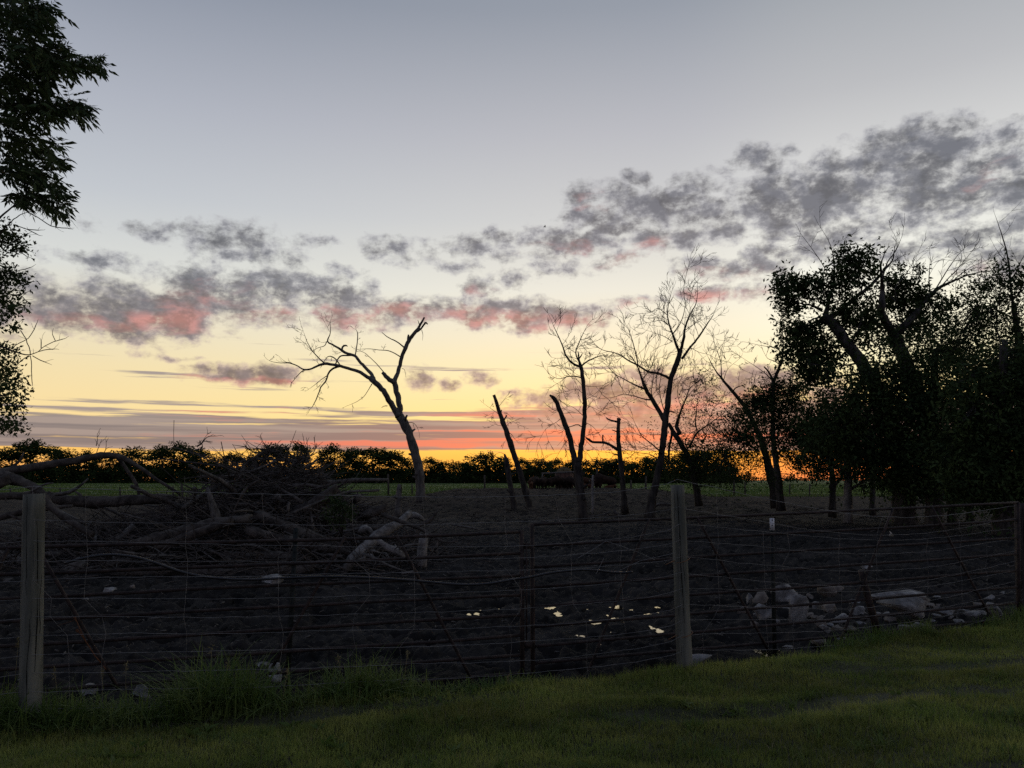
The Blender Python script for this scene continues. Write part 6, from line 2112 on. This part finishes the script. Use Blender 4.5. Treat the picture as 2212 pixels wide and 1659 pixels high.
# coarser clumps and flat-leaved weeds scattered through the lawn
m = MB()
for _ in range(420):
    x0 = R.uniform(-5, 8.5)
    y0 = 3.9 + (float(lawn_edge(x0)) - .2 - 3.9) * R.random()
    if abs(x0) > y0 * .72 + .4:
        continue
    n_ = int(R.integers(8, 34))
    sp_ = R.uniform(.015, .06)
    b_ = np.stack([x0 + R.normal(0, sp_, n_), y0 + R.normal(0, sp_, n_), np.zeros(n_)], -1)
    b_[:, 2] = lawn_z(b_[:, 0], b_[:, 1]) - .004
    blades(m, b_, R.uniform(.05, .13, n_), R.uniform(.004, .008, n_), np.clip(R.normal(.7, .4, n_), .05, 1.6), 3)
for _ in range(110):
    x0 = R.uniform(-5, 8.5)
    y0 = 3.9 + (float(lawn_edge(x0)) - .3 - 3.9) * R.random()
    n_ = int(R.integers(5, 10))
    a_ = R.uniform(0, 6.28, n_)
    c_ = np.array([x0, y0, float(lawn_z(x0, y0)) + .015])
    m.leaves(np.repeat(c_[None], n_, 0), .075, .34, 0, np.stack([np.cos(a_), np.sin(a_), np.full(n_, .35)], -1) * 2)
o = m.build('lawn_weeds', M['tall_grass'], kind='stuff')
tag(o, 'coarse clumps and low flat weeds dotted through the lawn', 'weeds')

# dried clippings lying in the rows
n = 36000
x = R.uniform(-8, 12, n)
e = lawn_edge(x)
y = 3.6 + (e - .25 - 3.6) * R.random(n)
rows = fbm(x * .35 + y * .1, (y - .16 * x) * 2.0, 71, 3)
keep = (sstep(.16, .36, rows) > R.random(n)) & (np.abs(x) < y * .8 + 2.4)
x, y = x[keep], y[keep]
z = lawn_z(x, y)
m = MB()
blades(m, np.stack([x, y, z + .012], -1), R.uniform(.03, .07, len(x)), R.uniform(.004, .007, len(x)), R.uniform(1.6, 3.0, len(x)), 2)
o = m.build('grass_clippings', M['lawn_soil'], kind='stuff')
tag(o, 'dull dried clippings lying in rows on the lawn', 'clippings')

# tall uncut grass along the foot of the fence
m = MB()
dry = MB()


def tuft(px, py, d, n, hmin, hmax, spread, lean=.55):
    c = P(px, py, d)
    b_ = np.stack([c[0] + R.normal(0, spread, n) * R.uniform(.3, 2.2, n), c[1] + R.normal(0, spread * .9, n), np.zeros(n)], -1)
    b_[:, 2] = lawn_z(b_[:, 0], np.minimum(b_[:, 1], lawn_edge(b_[:, 0]) - .12)) - .02
    blades(m, b_, hmin + (hmax - hmin) * R.random(n) ** 1.6, R.uniform(.006, .014, n), np.clip(R.normal(lean, .45, n), .05, 1.8), 5)


for px in np.arange(-160, 560, 7.0):
    h = float(np.interp(px, [0, 40, 90, 150, 205, 240, 300, 330, 375, 420, 520, 560], [.28, .24, .22, .18, .44, .36, .14, .24, .30, .12, .11, .09]))
    nn = int(np.interp(px, [0, 100, 150, 210, 250, 300, 370, 400, 520, 560], [190, 170, 120, 210, 140, 70, 180, 60, 60, 40]))
    yb = float(np.interp(px, [0, 100, 250, 400, 520, 560], [734, 728, 716, 698, 688, 686]))
    dd = float(np.interp(px, [0, 100, 250, 400, 520], [5.55, 5.65, 5.95, 6.25, 6.55]))
    tuft(px + R.normal(0, 4), yb, dd + R.normal(0, .08), int(nn * .55), h * .3, h * 1.25, .10, .75)
for px, n, h in ((203, 110, .50), (222, 90, .44), (238, 60, .40), (366, 80, .40), (345, 60, .34), (395, 50, .30), (190, 80, .34), (12, 160, .36), (60, 120, .30), (-15, 160, .40)):
    tuft(px, float(np.interp(px, [0, 250, 400], [728, 712, 698])), float(np.interp(px, [0, 250, 400], [5.6, 6.0, 6.3])), int(n * .6), h * .5, h * 1.3, .06, .6)
# ragged fringe further right and round the stake and boulders
for px, py, n, h, sp in [(600, 684, 30, .12, .2), (640, 682, 30, .12, .2), (668, 676, 50, .16, .08), (694, 668, 50, .15, .1), (722, 668, 40, .15, .1), (752, 666, 40, .12, .2), (790, 662, 60, .14, .18), (820, 657, 80, .17, .16), (845, 650, 120, .22, .14), (862, 646, 130, .24, .13), (880, 640, 160, .26, .13), (893, 638, 120, .2, .13),
                         (920, 636, 150, .27, .08), (926, 636, 100, .24, .06), (945, 640, 70, .14, .16), (975, 632, 90, .16, .16), (1000, 627, 140, .24, .16), (1020, 622, 180, .30, .16), (1040, 618, 160, .3, .2), (540, 685, 50, .16, .1), (518, 686, 80, .2, .08), (470, 690, 60, .16, .14), (440, 694, 60, .18, .14)]:
    p = hit(px, py, zfun=lambda a_, b_: float(slope(a_, b_)))
    b_ = np.stack([p[0] + R.normal(0, sp, n), p[1] + R.normal(0, sp * .6, n), np.zeros(n)], -1)
    b_[:, 1] = np.minimum(b_[:, 1], lawn_edge(b_[:, 0]) + .05)
    b_[:, 2] = slope(b_[:, 0], b_[:, 1]) - .04
    blades(m, b_, R.uniform(h * .4, h, n), R.uniform(.005, .010, n), np.clip(R.normal(.55, .3, n), .05, 1.3), 4)
o = m.build('tall_grass', M['tall_grass'], kind='stuff')
tag(o, 'tall uncut grass growing along the foot of the fence', 'grass')
# pale seed heads and dry stems standing out of it
for px, py, hh in ((206, 700, .47), (96, 706, .30), (229, 705, .36), (405, 690, .34), (60, 716, .30), (282, 690, .30), (16, 700, .52), (340, 690, .30), (525, 684, .14), (120, 712, .34)):
    c = P(px, py, 5.9 if px < 300 else 6.35)
    c[2] = 0
    top = c + [R.normal(0, .05), 0, hh]
    dry.tube([c, (c + top) / 2 + [R.normal(0, .02), 0, 0], top], [.0022, .002, .0015], 4)
    nn = 26
    dry.leaves(top + np.stack([R.normal(0, .005, nn), R.normal(0, .005, nn), R.uniform(-.05, .02, nn)], -1), .022, .25, -.9)
o = dry.build('seed_heads', M['dry_grass'], kind='stuff')
tag(o, 'pale seed heads and dry stems standing above the tall grass', 'grass')

# rows of young crop on the field
m = MB()
n = 52000
yy = 88 * np.exp(R.random(n) * math.log(230 / 88))
xx = R.uniform(-1, 1, n) * yy * .80
yy = np.round(yy / .76) * .76 + R.normal(0, .07, n)
zz = field_z(xx, yy) - .05
blades(m, np.stack([xx, yy, zz], -1), R.uniform(.22, .50, n) * (1 + .5 * fbm(xx * .05, yy * .05, 81, 2)), R.uniform(.08, .15, n), np.clip(R.normal(.7, .3, n), .1, 1.4), 3)
o = m.build('crop_plants', M['crop'], kind='stuff')
tag(o, 'rows of young green crop plants covering the far field', 'crop')
# rough grass strip along the far fence
m = MB()
n = 14000
xx = R.uniform(-75, 75, n)
yy = R.uniform(80, 88, n)
zz = np.where(yy > 86, field_z(xx, yy), mud_z(xx, yy) - .02)
blades(m, np.stack([xx, yy, zz], -1), R.uniform(.15, .5, n), R.uniform(.04, .08, n), np.clip(R.normal(.5, .3, n), .1, 1.2), 2)
o = m.build('verge_grass', M['tall_grass'], kind='stuff')
tag(o, 'rough green verge under the far wire fence', 'grass')
